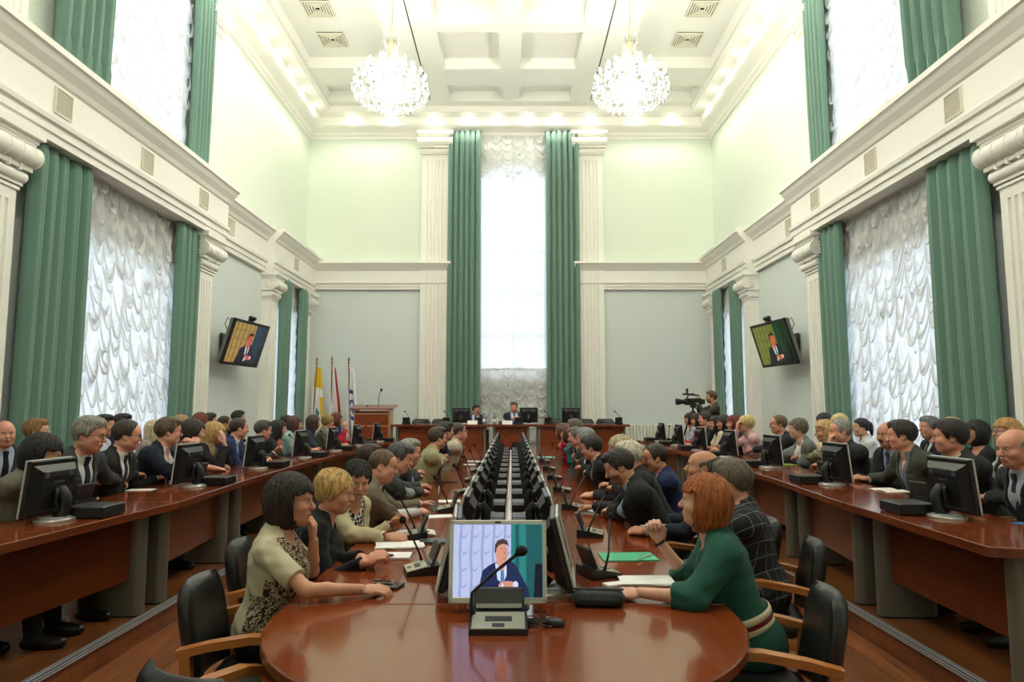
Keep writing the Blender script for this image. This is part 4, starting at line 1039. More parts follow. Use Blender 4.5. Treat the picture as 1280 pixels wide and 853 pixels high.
def hand(W, d, n, right, curl, thick=1.0, spread=1.0):
    """palm, four unequal bent fingers and a thumb; W wrist, d along the hand, n out of the palm"""
    d = unit(d); n = unit(n-d*(n@d)); s = np.cross(d, n) if right else np.cross(n, d)
    pr = [Ell(W+d*.048+n*.004, (.046,.037,.0165), (d,s,n), .015), Ell(W+d*.03+s*.024+n*.012, (.03,.017,.015), (unit(d+s*.35), unit(s-d*.35), n), .014)]
    for o, L, r in ((.0285,.070,.0090),(.0095,.079,.0093),(-.0095,.073,.0088),(-.0275,.057,.0078)):
        b0 = W+d*(.086-abs(o)*.22)+s*o*1.02; r *= thick
        a1 = curl*R(48)+.12; a2 = curl*R(115)+.22; a3 = curl*R(165)+.3; fan = s*o*2.2*spread*(1-curl*.8)
        d1 = unit(d*math.cos(a1)+n*math.sin(a1)+fan); d2 = unit(d*math.cos(a2)+n*math.sin(a2)+fan); d3 = unit(d*math.cos(a3)+n*math.sin(a3)+fan)
        p1 = b0+d1*L*.46; p2 = p1+d2*L*.32; p3 = p2+d3*L*.24
        pr += [Cone(b0-d*.01, p1, r*1.08, r, .004), Cone(p1, p2, r, r*.92, .003), Cone(p2, p3, r*.92, r*.78, .003)]
    t0 = W+d*.026+s*.026+n*.010; t1 = t0+unit(d*.75+s*.75*(1-.5*curl)+n*.45)*.040; t2 = t1+unit(d*.95+s*(.25-.5*curl)+n*(.25+.35*curl))*.034
    pr += [Cone(t0, t1, .0135*thick, .0108*thick, .008), Cone(t1, t2, .0108*thick, .0085*thick, .003)]
    return pr
# head measures in its own frame: x right, y forward, z up, origin mid-head
def head_prims(Hc, A, nk, sc=1.0, fem=False, jowl=0):
    w = lambda x, y, z: Hc+(A[0]*x+A[1]*y+A[2]*z)*sc
    E = lambda c, r, k=.02: Ell(w(*c), np.array(r)*sc, A, k)
    C = lambda a, b, ra, rb, k=.01: Cone(w(*a), w(*b), ra*sc, rb*sc, k)
    j = .0 if fem else .004
    pr = [E((0,-.014,.032),(.0745,.097,.088),.0), E((0,.026,-.03),(.061+j,.066,.082),.04), E((0,.052,-.086),(.034+j,.036,.026),.03),
          E((-.05,.0,-.062),(.02+j,.04,.03),.03), E((.05,.0,-.062),(.02+j,.04,.03),.03),
          E((0,.055,.045),(.054,.036,.04),.03), C((-.034,.082,.026),(.034,.082,.026),.0085,.0085,.02),
          E((-.042,.058,-.024),(.024,.026,.022),.025), E((.042,.058,-.024),(.024,.026,.022),.025),
          C((0,.088,.014),(0,.112,-.022),.0075,.0105,.012), E((0,.106,-.027),(.0165,.012,.009),.008),
          E((0,.083,-.058),(.026,.014,.017),.012), C((-.018,.093,-.0535),(.018,.093,-.0535),.0048,.0048,.006), C((-.014,.092,-.0635),(.014,.092,-.0635),.0058,.0058,.006)]
    if jowl: pr += [E((0,.02,-.098),(.05,.05,.026),.03), E((-.05,.02,-.06),(.022,.035,.035),.03), E((.05,.02,-.06),(.022,.035,.035),.03)]
    for e in (-1,1):
        ex = (.9/ math.sqrt(.81+.09)); a = [A[0], unit(A[1]*.92-A[0]*e*.38), A[2]]
        pr.append(Ell(w(e*.0765,-.012,-.004), np.array((.008,.019,.031))*sc, a, .006)); pr.append(Ell(w(e*.073,-.004,-.028), np.array((.009,.010,.011))*sc, A, .008))
    pr.append(Cone(w(0,-.022,-.055), nk, .052*sc*(1 if not fem else .86), (.058 if not fem else .050)*sc, .03))
    return pr
def head_carve(G, F, Hc, A, sc):
    w = lambda x, y, z: Hc+(A[0]*x+A[1]*y+A[2]*z)*sc
    for e in (-1,1):
        carve(G, F, Ell(w(e*.032,.099,.007), np.array((.017,.015,.0125))*sc, A), .012)
        carve(G, F, Ell(w(e*.0815,-.006,.0), np.array((.004,.009,.016))*sc, A), .005)
    carve(G, F, Cone(w(-.022,.100,-.0585), w(.022,.100,-.0585), .0022*sc, .0022*sc), .003)
def hair_field(G, Hc, A, sc, style, seed):
    lo = Hc-.34; hi = Hc+.24
    sl, x, y, z = G.sub(lo, hi)
    X, Y, Z = x-Hc[0], y-Hc[1], z-Hc[2]
    q = [((X*A[i][0]+Y*A[i][1]+Z*A[i][2])/sc).astype(F32) for i in range(3)]
    hx, hy, hz = q
    def el(c, r):
        k0 = np.sqrt(((hx-c[0])/r[0])**2+((hy-c[1])/r[1])**2+((hz-c[2])/r[2])**2); k1 = np.sqrt(((hx-c[0])/r[0]**2)**2+((hy-c[1])/r[1]**2)**2+((hz-c[2])/r[2]**2)**2)
        return k0*(k0-1)/(k1+1e-6)
    def cap(t, up=0): return el((0,-.014,.032+up), (.0745+t,.097+t,.088+t))
    ip = lambda xs, ys: (np.interp(hy, xs, ys)+edge*.45).astype(F32)
    short = ([-.13,-.07,-.045,-.03,-.002,.012,.026,.045,.06,.12],[-.062,-.06,-.045,.004,.016,-.014,-.01,.05,.066,.07])
    ang = np.arctan2(hx, -hy+.0)
    rs = np.random.RandomState(seed); ph = rs.rand(6)*6.28
    wob = .5*np.sin(hz*31+ph[3])+.4*np.sin(hz*55+ang*3+ph[4])
    st = (1.1*np.sin(ang*9+wob*2+ph[5])+np.sin(ang*27+wob*3+ph[0])+.8*np.sin(ang*61-wob*4+ph[1]))*.0011
    edge = .011*np.sin(ang*7+ph[2])+.006*np.sin(ang*17+ph[4])+.0025*np.sin(ang*41+ph[0])
    if style in ('short','crop','buzz','side'):
        t = {'short':.015,'crop':.011,'buzz':.006,'side':.019}[style]
        D = np.maximum(cap(t), (ip(*short)-hz)*.8)
        if style in ('short','side'): D = smin(D, np.maximum(el((.01,.028,.098),(.064,.066,.036)), .052-hz), .02)
    elif style == 'bald': D = np.maximum(np.maximum(cap(.005), (ip(*short)-hz)), np.maximum(hz-.052+hy*.5, hy-.03))
    elif style == 'fringe':   # receding: hair from mid-skull back
        xs = [-.13,-.07,-.045,-.03,-.002,.012,.026,.04,.06,.12]; ys = [-.062,-.06,-.045,.004,.016,-.014,.0,.06,.103,.2]
        D = np.maximum(cap(.012), (ip(xs, ys)-hz)*.8)
    elif style == 'pixie':
        xs = [-.13,-.07,-.045,-.02,.0,.02,.04,.055,.075,.13]; ys = [-.088,-.085,-.06,-.02,-.004,-.024,.0,.038,.055,.062]
        D = smin(cap(.020), el((0,-.03,.07),(.084,.085,.068)), .03); D = np.maximum(D, (ip(xs, ys)-hz)*.8); st *= 2.8
    else:   # bob, wavy, long, pony, curly
        D = cap(.026 if style != 'pony' else .012)
        if style in ('bob','long','curly'):
            D = smin(D, el((0,-.026,-.03),(.103,.100,.125)), .04)
        if style == 'long': D = smin(D, el((0,-.05,-.14),(.10,.06,.15)), .05)
        if style == 'curly': D = smin(D, el((0,-.02,.03),(.108,.115,.11)), .03)
        bot = -.14 if style == 'bob' else (-.29 if style == 'long' else (-.09 if style == 'curly' else -.07))
        D = np.maximum(D, bot-hz+edge*1.5)
        cutw = .067 if style != 'pony' else .07
        cut = np.maximum(np.maximum((.030+edge*.6+ .25*np.maximum(-hz-.02,0))-hy, hz-(.046 if style in ('bob','curly') else .062)-edge*.7-.08*hx*math.cos(ph[1])), np.abs(hx)-cutw-.03)
        D = np.maximum(D, -smin(-cut*0+cut, cut, .0))
        if style == 'pony':
            D = np.maximum(D, (ip([-.13,-.05,-.02,.0,.03,.06,.13],[-.07,-.055,.0,.01,.0,.055,.07])-hz))
            D = smin(D, el((0,-.118,.035),(.034,.03,.034)), .01); D = smin(D, el((0,-.125,-.04),(.028,.026,.075)), .02)
        st *= 1.6
    F = G.new(); F[sl] = D+st
    return F
def tframe(G, sl_lo, sl_hi, N, r, f, u):
    sl, x, y, z = G.sub(sl_lo, sl_hi); X, Y, Z = x-N[0], y-N[1], z-N[2]
    return sl, X*r[0]+Y*r[1]+Z*r[2], X*f[0]+Y*f[1]+Z*f[2], X*u[0]+Y*u[1]+Z*u[2], (x, y, z)
SKINS = {'fair': ((214,164,140),(186,112,102)), 'mid': ((198,144,116),(168,98,86)), 'ruddy': ((208,148,124),(182,102,92)), 'tan': ((190,136,106),(150,84,72))}
def skin_mat(t):
    a, b = SKINS[t]
    m = mat('skin_'+t, srgb(*a), .48, spec=.35, noise=(14,.07), bump=(220,.08)); m.node_tree.nodes['Principled BSDF'].inputs['Subsurface Weight'].default_value = .0
    return m, mat('lips_'+t, srgb(*b), .4)
EYEM = [mat('eye_white', srgb(226,222,216), .2), mat('iris_brown', srgb(70,50,38), .2), mat('pupil', srgb(10,10,10), .1)]
def eye_mesh():
    b = MB(); b.sphere((0,0,0), .0118, 14)
    n = 14
    for r, y, m in ((.0058,.0105,1),(.0027,.0114,2)):
        b._add([(r*math.cos(2*PI*k/n), y, r*math.sin(2*PI*k/n)) for k in range(n)]+[(0,y+.0008,0)], [(k,(k+1) % n,n) for k in range(n)], m)
    return b.mesh('eye', EYEM, True)
EYE = eye_mesh()
LENS = bpy.data.materials.new('spectacle_lens'); LENS.use_nodes = True
nt = LENS.node_tree; nt.nodes.clear(); o_ = nt.nodes.new('ShaderNodeOutputMaterial'); mx = nt.nodes.new('ShaderNodeMixShader'); t_ = nt.nodes.new('ShaderNodeBsdfTransparent'); g_ = nt.nodes.new('ShaderNodeBsdfGlossy'); g_.inputs['Roughness'].default_value = .03; mx.inputs[0].default_value = .06
nt.links.new(t_.outputs[0], mx.inputs[1]); nt.links.new(g_.outputs[0], mx.inputs[2]); nt.links.new(mx.outputs[0], o_.inputs[0])
def hair_mat(c): return mat('hair_%d_%d_%d' % c, srgb(*c), .46, spec=.5, noise=(80,.55,(1,1,.14)), bump=(150,.7,(1,1,.12)))
def cl(c, kind=None, c2=None, sc=None):
    """cloth by colour; kind makes a pattern"""
    if kind: return pattern('%s_%d_%d_%d' % ((kind,)+c), kind, srgb(*c), srgb(*(c2 or (200,200,200))), sc or 40)
    return cloth('cloth_%d_%d_%d' % c, srgb(*c))
def person(label, Hc, body, head, floor, hair, wear, hands=None, fem=False, skin='mid', glasses=None, sc=1.0, table=None, seat=.45, stand=False,
           wide=1.0, jowl=0, tache=None, watch=None, chairlabel=None, hipback=None, minback=0, lod=None, curl=(.55,.55), palms=(None,None), poles=(None,None), group='people at the meeting', dirs=(None,None), belt=None, scarf=None, earring=False, stubble=None):
    Hc = np.array(Hc, float); a = R(body); f0 = np.array((math.cos(a), math.sin(a), 0)); r = np.array((math.sin(a), -math.cos(a), 0))
    hy, hp = R(head[0]), R(head[1]); hr = R(head[2]) if len(head) > 2 else 0
    hf = np.array((math.cos(hy)*math.cos(hp), math.sin(hy)*math.cos(hp), math.sin(hp))); hR = np.array((math.sin(hy), -math.cos(hy), 0)); hU = np.cross(hR, hf)
    hR, hU = hR*math.cos(hr)+hU*math.sin(hr), hU*math.cos(hr)-hR*math.sin(hr)
    A = np.array((hR, hf, hU)); hs = (1.0 if not fem else .96)
    if fem and sc == 1.0: sc = .94
    ul, fl_ = .285*sc, .255*sc; sw = (.178 if not fem else .152)*sc*wide
    if stand: H = np.array((Hc[0]-f0[0]*.02, Hc[1]-f0[1]*.02, floor+.93*sc))
    else:
        hz = floor+seat+.085; nat = .675*sc; dz = Hc[2]-hz
        off = hipback if hipback is not None else (min(.34, math.sqrt(max(nat*nat-dz*dz, 0))*.8)+.03)
        off = max(off, minback)
        H = np.array((Hc[0], Hc[1], 0))-f0*off; H[2] = hz
    Nk = Hc-hU*.105*hs-hf*.03-np.array((0,0,.045))-f0*.01       # base of the neck
    u = unit(Nk-H); f = unit(f0-u*(f0@u)); TL = np.linalg.norm(Nk-H)
    Bt = np.array((r, f, u))
    T = lambda x, y, t: H+r*x+f*y+u*(TL*t)
    wf = wide*(1 if not fem else .9)
    torso = [Ell(T(0,.005,.66), (.155*wf*sc,.108*wide*sc,.17*sc), Bt, .0), Ell(T(0,.012,.34), (.140*wf*sc,.108*wide*sc,.17*sc), Bt, .06), Ell(T(0,-.005,.07), (.165*wf*sc,.12*sc,.12*sc), Bt, .06),
             Ell(T(0,-.035,.80), (.135*wf*sc,.07*sc,.11*sc), Bt, .05)]
    if fem: torso += [Ell(T(e*.068*wide,.085,.60), (.056*wide,.056*wide,.062*wide), Bt, .035) for e in (-1,1)]
    if wide > 1.12: torso.append(Ell(T(0,.05,.30), (.135*wide,.11*wide,.14), Bt, .06))
    shl = [Nk-u*.068*sc+r*e*sw-f*.012 for e in (-1,1)]            # left, right
    trap = [Cone(Nk+u*.005-f*.01, shl[i]+r*(-.03 if i else .03)+u*.012, .052*sc, .048*sc, .045) for i in (0,1)]
    tz = table if table is not None else floor+.75
    arms = []; hnd = []; wr = []; fore = []; upper = []
    for i in (0,1):
        e = -1 if i == 0 else 1
        tg = hands[i] if hands and hands[i] is not None else None
        if tg is None:
            base = Nk+f0*.33*sc+r*e*.075; tg = np.array((base[0], base[1], tz+.028))
        tg = np.array(tg, float)
        pole = poles[i] if poles[i] is not None else (np.array((0,0,-1.0))+r*e*.14-f0*.12)
        Wd = tg-shl[i]
        El, Wr = ik(shl[i], tg, ul, fl_, pole)
        if El[2] < tz+.03 and (El-Nk)@f0 > .10 and not stand:      # forearm lies on the table
            El[2] = tz+.04
        up_ = [Cone(shl[i], El, .052*sc*(.88 if fem else 1), .041*sc*(.92 if fem else 1), .05)]
        fo_ = [Cone(El, El+(Wr-El)*.35, .041*sc*(.9 if fem else 1), .040*sc*(.88 if fem else 1), .015), Cone(El+(Wr-El)*.35, Wr, .040*sc*(.88 if fem else 1), .026*sc, .015)]
        d = dirs[i] if dirs[i] is not None else unit(unit(Wr-El)+r*(-e)*.35)
        d = np.asarray(d,float)
        nrm = palms[i] if palms[i] is not None else (np.array((0,0,-1.0))+r*(-e)*.55)
        hnd += hand(Wr, d, np.asarray(nrm,float), i == 1, curl[i], 1.0 if (lod or 9) < .008 else 1.2)
        wr.append((Wr, El)); fore.append(fo_); upper.append(up_); arms += up_+fo_
    legs = []; shoes = []
    for e in (-1,1):
        hj = H+r*e*.085*wf
        if stand: kn = hj+f0*.03+np.array((0,0,-.44*sc)); an = np.array((hj[0]-f0[0]*.02, hj[1]-f0[1]*.02, floor+.08))
        else:
            kn = np.array((hj[0],hj[1],0))+f0*.42*sc+r*e*.045; kn[2] = floor+seat+.055; an = np.array((kn[0],kn[1],floor+.085))-f0*.03*(-1 if fem else 1)
        legs += [Cone(hj, kn, .082*wf, .057, .05), Cone(kn, kn+(an-kn)*.4, .056, .052, .02), Cone(kn+(an-kn)*.4, an, .052, .036, .02)]
        heel = an-f0*.03-np.array((0,0,.045)); toe = an+f0*.155-np.array((0,0,.052))
        shoes += [Cone(heel, toe, .036, .032, .03), Cone(an-np.array((0,0,.02)), toe-f0*.05, .042, .034, .03)]
    hd = head_prims(Hc, A, Nk-u*.02, hs, fem, jowl)
    h = lod or .01; hf_ = max(h*.62, .0032)
    allp = hd+torso+trap+arms+hnd+legs+shoes
    los = np.array([p.box()[0] for p in allp]).min(0)-.09; his = np.array([p.box()[1] for p in allp]).max(0)+.09
    G = Grid(los, his, h, Hc, hf_, .15)
    org = (H[0], H[1], floor)
    root = empty('person', label, 'person', org, 0, group)
    def part(name, F, mats, mi=None, label_=None):
        r_ = nets(G, F)
        if r_ is None: return None
        V, Q = r_
        m = None
        if mi is not None: m = mi(V[Q].mean(1))
        o = link(name, np_mesh(name, V, Q, mats, org, m), root)
        if label_: o['label'] = label_
        return o
    # ---- skin
    sk, lip = skin_mat(skin)
    Fb = field(G, hd); head_carve(G, Fb, Hc, A, hs)
    Fb = field(G, torso+trap+arms+legs, -.002, Fb)
    Fh = field(G, shoes, -.008, field(G, hnd)); np.minimum(Fb, Fh, out=Fb) if h < .008 else None
    Fb = smin(Fb, Fh, .008); del Fh
    stm = mat('stubble_%s' % skin, srgb(*[int(c*.72) for c in SKINS[skin][0]]), .6) if stubble else sk
    def skin_slots(C):
        q = ((C-Hc) @ A.T)/hs
        lips = (np.abs(q[:,0]) < .024) & (q[:,1] > .088) & (q[:,2] < -.0485) & (q[:,2] > -.070) & (np.abs(q[:,2]+.0585) < .0105-.012*np.abs(q[:,0])/.024*.6)
        st = (q[:,1] > .0) & (q[:,2] < -.035) & (q[:,2] > -.13) & (q[:,1] > .02-(q[:,2]+.035)*.1)
        m = np.zeros(len(C), int); m[st & bool(stubble)] = 2; m[lips] = 1
        return m
    part('body', Fb, [sk, lip, stm], skin_slots); del Fb
    # ---- hair
    if hair:
        part('hair', hair_field(G, Hc, A, hs, hair[0], abs(hash(label[:9])) % 997 if False else sum(map(ord, label)) % 997), [hair_mat(hair[1])])
    # ---- face details
    wl = lambda x, y, z: tuple(Hc+(A[0]*x+A[1]*y+A[2]*z)*hs-np.array(org))
    if h < .0115:
        rot = Matrix((A[0], A[1], A[2])).transposed().to_euler()
        for e in (-1,1):
            o = link('eye', EYE, root, wl(e*.0315,.0795,.0075), rot); o.scale = (hs,hs,hs)
        hc = hair[1] if hair else (90,80,72)
        for e in (-1,1): MB().tube([wl(e*.016,.0935,.025), wl(e*.03,.0935,.030), wl(e*.044,.083,.0265), wl(e*.05,.076,.022)], [.0028,.0034,.003,.0012], 6).build('eyebrow', [hair_mat(tuple(int(c*.75) for c in hc))], root)
        if h < .009:
            for e in (-1,1): MB().tube([wl(e*.0205,.0885,.0095), wl(e*.0315,.0925,.0145), wl(e*.043,.0845,.009)], .0017, 5).build('upper_eyelash', [mat('lash', srgb(40,28,24), .6)], root)
    if tache:
        b = MB(); b.tube([wl(-.028,.088,-.055), wl(-.012,.1005,-.0445), wl(0,.103,-.043), wl(.012,.1005,-.0445), wl(.028,.088,-.055)], [.004,.0075,.007,.0075,.004], 7); b.build('moustache', [hair_mat(tache)], root)
    if glasses:
        b = MB(); q = []
        for e in (-1,1):
            rim = [wl(e*.034+.023*math.cos(t)*(1+.15*math.cos(2*t)), .1045-.005*abs(math.cos(t)), .006+.0165*math.sin(t)) for t in [2*PI*k/18 for k in range(19)]]
            b.tube(rim, .0016, 5); b.tube([wl(e*.058,.1,.008), wl(e*.074,.08,.010), wl(e*.08,.0,.008), wl(e*.078,-.012,-.004)], .0018, 5)
            q.append(rim[:-1])
        b.tube([wl(-.011,.105,.008), wl(0,.108,.011), wl(.011,.105,.008)], .0016, 5); go = b.build('glasses', [mat('spectacle_frame', srgb(40,36,34), .3, .3)], root)
        b = MB()
        for rim in q: b._add(rim, [tuple(range(len(rim)))])
        link('lens', b.mesh('lens', [LENS], False, False), go)
    # ---- clothes
    tr = wear.get('trousers', cl((26,27,31)))
    Ft = field(G, legs+torso[2:3], .010); 
    if wear.get('skirt'):
        k1 = [(legs[0].b+legs[3].b)/2]; Ft = field(G, [Cone(H, k1[0]+f0*.02, .155*wf, .12, .08), Cone(k1[0], k1[0]-np.array((0,0,.25)), .12, .125, .05)], .0, Ft)
        part('skirt', Ft, [wear['skirt']])
    else: part('trousers', Ft, [tr])
    del Ft
    for i in (0,1): part('shoe', field(G, shoes[2*i:2*i+2]), [mat('shoe_black', srgb(22,21,21), .3)])
    t = wear['type']; slo, shi = np.minimum(H, Nk)-.45, np.maximum(H, Nk)+.45
    def sleeves(cutat, off, kk=.012):
        out = []
        for i in (0,1):
            u_ = upper[i][0]; S0, E0 = u_.a, u_.b; W0 = wr[i][0]
            if cutat < 1: out.append(Cone(S0, S0+(E0-S0)*cutat, u_.ra+off, u_.ra+(u_.rb-u_.ra)*cutat+off*1.5, .03, True))
            else:
                fr = cutat-1; out.append(Cone(S0, E0, u_.ra+off-.003, u_.rb+off, .07)); L = fore[i][1]
                out.append(Cone(E0, E0+(W0-E0)*fr, .041*sc+off, (.041+(.027-.041)*fr)*sc+off*1.1, kk, True))
        return out
    def wrinkle(F, amp):
        sl, X, Y, Z, (x,y,z) = tframe(G, slo-.3, shi+.3, Nk, r, f, u)
        sd = sum(map(ord, label)) % 31
        F[sl] += (amp*(np.sin(X*38+8*np.sin(Z*11+sd)+Y*25)*np.sin(Z*31+Y*17+sd)+.6*np.sin(Z*75+X*20+6*np.sin(Y*14)))).astype(F32)
        return F
    def vcut(F, wtop, depth, keepback=True):
        sl, X, Y, Z, _ = tframe(G, slo, shi, Nk, r, f, u)
        wz = wtop*np.clip(1+(Z+.03)/depth, -.5, 1); V = np.maximum(np.abs(X)-wz, .0-Y)
        F[sl] = np.maximum(F[sl], -V.astype(F32)); return F
    def scoop(F, rad=.088, drop=0.0):
        carve(G, F, Ell(Nk+f*.045+u*(.02-drop), (rad,rad,rad*1.05), Bt), .004); carve(G, F, Cone(Nk-u*.01, Nk+u*.2, .062, .064), .004); return F
    waist = [Ell(T(0,-.0,.10), (.168*wf*sc,.128*sc,.13*sc), Bt, .05)]
    if t in ('suit','open'):
        # shirt or top beneath
        top = wear.get('shirt', cl((222,224,228)))
        Fs = field(G, torso+trap, .004)
        if t == 'suit':
            Fs = field(G, [Cone(Nk-u*.03, Nk+hU*.035+f*.008, .066*sc, .0635*sc, .012, True)], 0, Fs)
            if not wear.get('tie'): vcut(Fs, .032, .10)
        else: scoop(Fs, .075)
        Fs = field(G, sleeves(1.965, .006), 0, Fs)
        part('shirt' if t == 'suit' else 'top', Fs, [top]); del Fs
        if wear.get('tie'):
            Fx = field(G, torso+trap+[Cone(Nk-u*.03, Nk+hU*.02+f*.008, .066*sc, .0635*sc, .012)], .011); sl, X, Y, Z, _ = tframe(G, slo, shi, Nk, r, f, u)
            wz = np.interp(Z, [-.42,-.38,-.06,-.035,.01,.02], [.0,.042,.022,.02,.026,.0])
            Fn = G.new(); Fn[sl] = np.maximum(np.maximum(Fx[sl], np.abs(X)-wz), np.maximum(.03-Y, np.maximum(-.4-Z, Z-.015))); part('tie', Fn, [wear['tie']]); del Fx, Fn
        Fj = field(G, torso+trap+waist+([Ell(shl[i]-u*.005-r*(-1 if i == 0 else 1)*.012, (.058*sc,.052*sc,.042*sc), Bt, .07) for i in (0,1)] if t == 'suit' else []), .015)
        Fj = field(G, sleeves(1.90, .014), 0, Fj); wrinkle(Fj, .0022)
        sl, X, Y, Z, _ = tframe(G, slo, shi, Nk, r, f, u)
        dp = wear.get('vdepth', .33); wt = wear.get('vwide', .085)
        wz = wt*np.clip(1+(Z+.03)/dp, 0, 1); band = np.abs(X)-wz
        lap = np.clip(1-np.abs(band-.024)/.026, 0, 1)**.5*(Z > -dp-.0)*(Z < .0)*(Y > 0)*(np.abs(Z+.115) > .006)
        Fj[sl] -= (.006*lap).astype(F32)
        Fj = field(G, [Cone(Nk-u*.03-f*.012, Nk+u*.035-f*.012, .080*sc, .072*sc, .012, True)], 0, Fj)
        if Nk is not None: carve(G, Fj, Cone(Nk-u*.0, Nk+u*.2+f*.02, .066*sc, .066*sc), .002)
        vcut(Fj, wt, dp); part('jacket', Fj, [wear['jacket']]); del Fj
    else:
        cut = {'long':1.93,'short':.72,'elbow':1.35,'shirt':1.93}[wear.get('sleeve','long')]
        Fg = field(G, torso+trap+waist+wear.get('extra', []), .010)
        lo_ = .011 if not wear.get('loose') else .026
        Fg = field(G, sleeves(cut, lo_), 0, Fg); wrinkle(Fg, .0024)
        if wear.get('collar'):
            Fg = field(G, [Cone(Nk-u*.03, Nk+u*.035, .066, .064, .012, True)], 0, Fg); carve(G, Fg, Cone(Nk, Nk+u*.2+f*.01, .056, .058), .002); vcut(Fg, .034, .09)
        else: scoop(Fg, wear.get('scoop', .078), 0)
        mats_ = [wear['main']]; mi = None
        if wear.get('front'):       # patterned front panel
            mats_.append(wear['front'])
            def mi(C):
                q = (C-Nk) @ Bt.T; return (((q[:,1] > .0) & (np.abs(q[:,0]) < .15) & (q[:,2] < .0) & (q[:,2] > -.42)) | ((q[:,1] > -.06) & (q[:,2] < -.26) & (q[:,2] > -.42))).astype(int)
        part('dress' if wear.get('skirt') else 'top', Fg, mats_, mi); del Fg
    if scarf:
        Fs = field(G, [Cone(Nk-u*.02, Nk+u*.05, .085, .078, .01), Cone(Nk+f*.075-u*.01+r*.03, Nk+f*.12-u*.22+r*.05, .03, .045, .03), Cone(Nk+f*.075-u*.01-r*.03, Nk+f*.12-u*.25-r*.05, .03, .045, .03)]); carve(G, Fs, Cone(Nk-u*.1, Nk+u*.2+f*.015, .064, .066), .004); wrinkle(Fs, .003); part('scarf', Fs, [scarf])
    if watch is not None:
        i = watch[0]; Wr, El = wr[i]; d = unit(Wr-El); x = unit(np.cross(d, (0,0,1))); y = np.cross(d, x); c = Wr-d*.008-np.array(org)
        b = MB(); b.tube([tuple(c+(x*math.cos(q)+y*math.sin(q))*.0295) for q in [2*PI*k/20 for k in range(21)]], .0065, 6, flat=.6); wo = b.build('watch', [watch[1]], root)
    if belt:
        b = MB()
        for j, (tt, m) in enumerate(belt):
            ring = [tuple(T(.172*wf*math.cos(q)*1.02, .133*math.sin(q)*1.03+.004, tt)-np.array(org)) for q in [2*PI*k/36 for k in range(37)]]
            b.tube(ring, .0165, 8, j, flat=.35)
        b.build('sash', [m for _, m in belt], root, True)
    if chairlabel and not stand:
        if isinstance(chairlabel, tuple): chair(*chairlabel[1:3], floor, chairlabel[3], chairlabel[0])
        else: chair(H[0]+f0[0]*.03, H[1]+f0[1]*.03, floor, body, chairlabel)
    return root, dict(H=H, N=Nk, wr=wr, f=f, r=r, u=u)
# ================================================================ WHO SITS WHERE
GREYSH = (214,218,226)
def S(jk, sh=GREYSH, tie=None, kind=None, c2=None, sc=None, **k):
    d = dict(type='suit', jacket=cl(jk, kind, c2, sc), shirt=cl(sh), tie=cl(tie) if tie else None, trousers=cl(tuple(int(c*.9) for c in jk))); d.update(k); return d
def O(jk, top, **k):
    d = dict(type='open', jacket=cl(jk), shirt=top if not isinstance(top, tuple) else cl(top), vwide=.1, vdepth=.42); d.update(k); return d
def K(c, sleeve='long', **k):
    d = dict(type='knit', main=c if not isinstance(c, tuple) else cl(c), sleeve=sleeve); d.update(k); return d
ROW = {'C': (0, TZ), 'W': (PLZ, DZ), 'B': (PLZ, PLZ+.62), 'H': (POD, HZ)}
PEOPLE = []
def pp(row, px, py, Y, body, head, label, hair, wear, hands=(None,None), chair_word=None, **kw):
    fl, tz = ROW[row]; hs = []
    for h in hands:
        if h is None: hs.append(None)
        elif h[0] == 'y': hs.append(at_y(h[1], h[2], h[3]))
        elif h[0] == 'z': hs.append(at_z(h[1], h[2], h[3]))
        else: hs.append(h)
    if row == 'B' and hands == (None,None):         # hands rest in the lap
        c = Vector(at_y(px, py, Y)); a = R(body); f = Vector((math.cos(a), math.sin(a), 0)); r = Vector((math.sin(a), -math.cos(a), 0))
        hs = [tuple(Vector((c.x,c.y,fl+.70))+f*.12-r*.05), tuple(Vector((c.x,c.y,fl+.70))+f*.12+r*.05)]
        if row == 'B': tz = -1
    g = {'C': 'people at the middle table', 'W': 'people at the raised side desks', 'B': 'people seated along the walls', 'H': 'men at the podium table'}[row]
    lod = min(.014, max(.0052, Y*.00125))
    kw.setdefault('group', g)
    if 'hipback' not in kw: kw['minback'] = {'C': .29 if Y > 6 else 0, 'W': .25, 'B': 0, 'H': 0}[row]
    cw = chair_word or label.split(' ', 1)[1] if False else None
    short = label
    kw.setdefault('chairlabel', 'black leather armchair under the '+' '.join(short.split()[:9]))
    PEOPLE.append(person(label, at_y(px, py, Y), body, head, fl, hair, wear, hs, table=tz, lod=lod, **kw))
    return PEOPLE[-1]
BLK = (24,25,28); NAVY = (30,36,54); CHAR = (46,48,52); DGREY = (58,61,66)
# ---------------- left side of the middle table, near to far
FLOR = pattern('flower_print', 'floral', srgb(120,96,72), srgb(200,190,164), 70, c3=srgb(66,52,44))
P1 = pp('C', 364, 627, 3.3, 4, (2,-3), 'woman with dark bob in cream short-sleeved knit top, chin resting on hand', ('bob',(38,28,26)), K((196,188,160), 'short', front=FLOR, scoop=.082),
   (('y',392,676,3.42), ('z',452,737,.785)), fem=True, skin='mid', curl=(.8,.35), dirs=((.02,-.05,1),(1,.12,-.02)), palms=((-1,-.1,.1),(0,.25,-1)), poles=((0.5,.15,-1),(-.1,-.9,-.6)), hipback=.11, wide=1.06, chairlabel=('black leather armchair under the woman in cream knit top',-1.03,3.10,6))
pp('C', 419, 617, 3.95, 8, (0,-8), 'woman with short blonde hair in black cardigan, hands joined beside papers', ('pixie',(206,172,108)), K((22,23,27), 'long', scoop=.07), (('z',452,697,.79),('z',456,704,.79)), fem=True, skin='ruddy', curl=(.6,.7), wide=1.08)
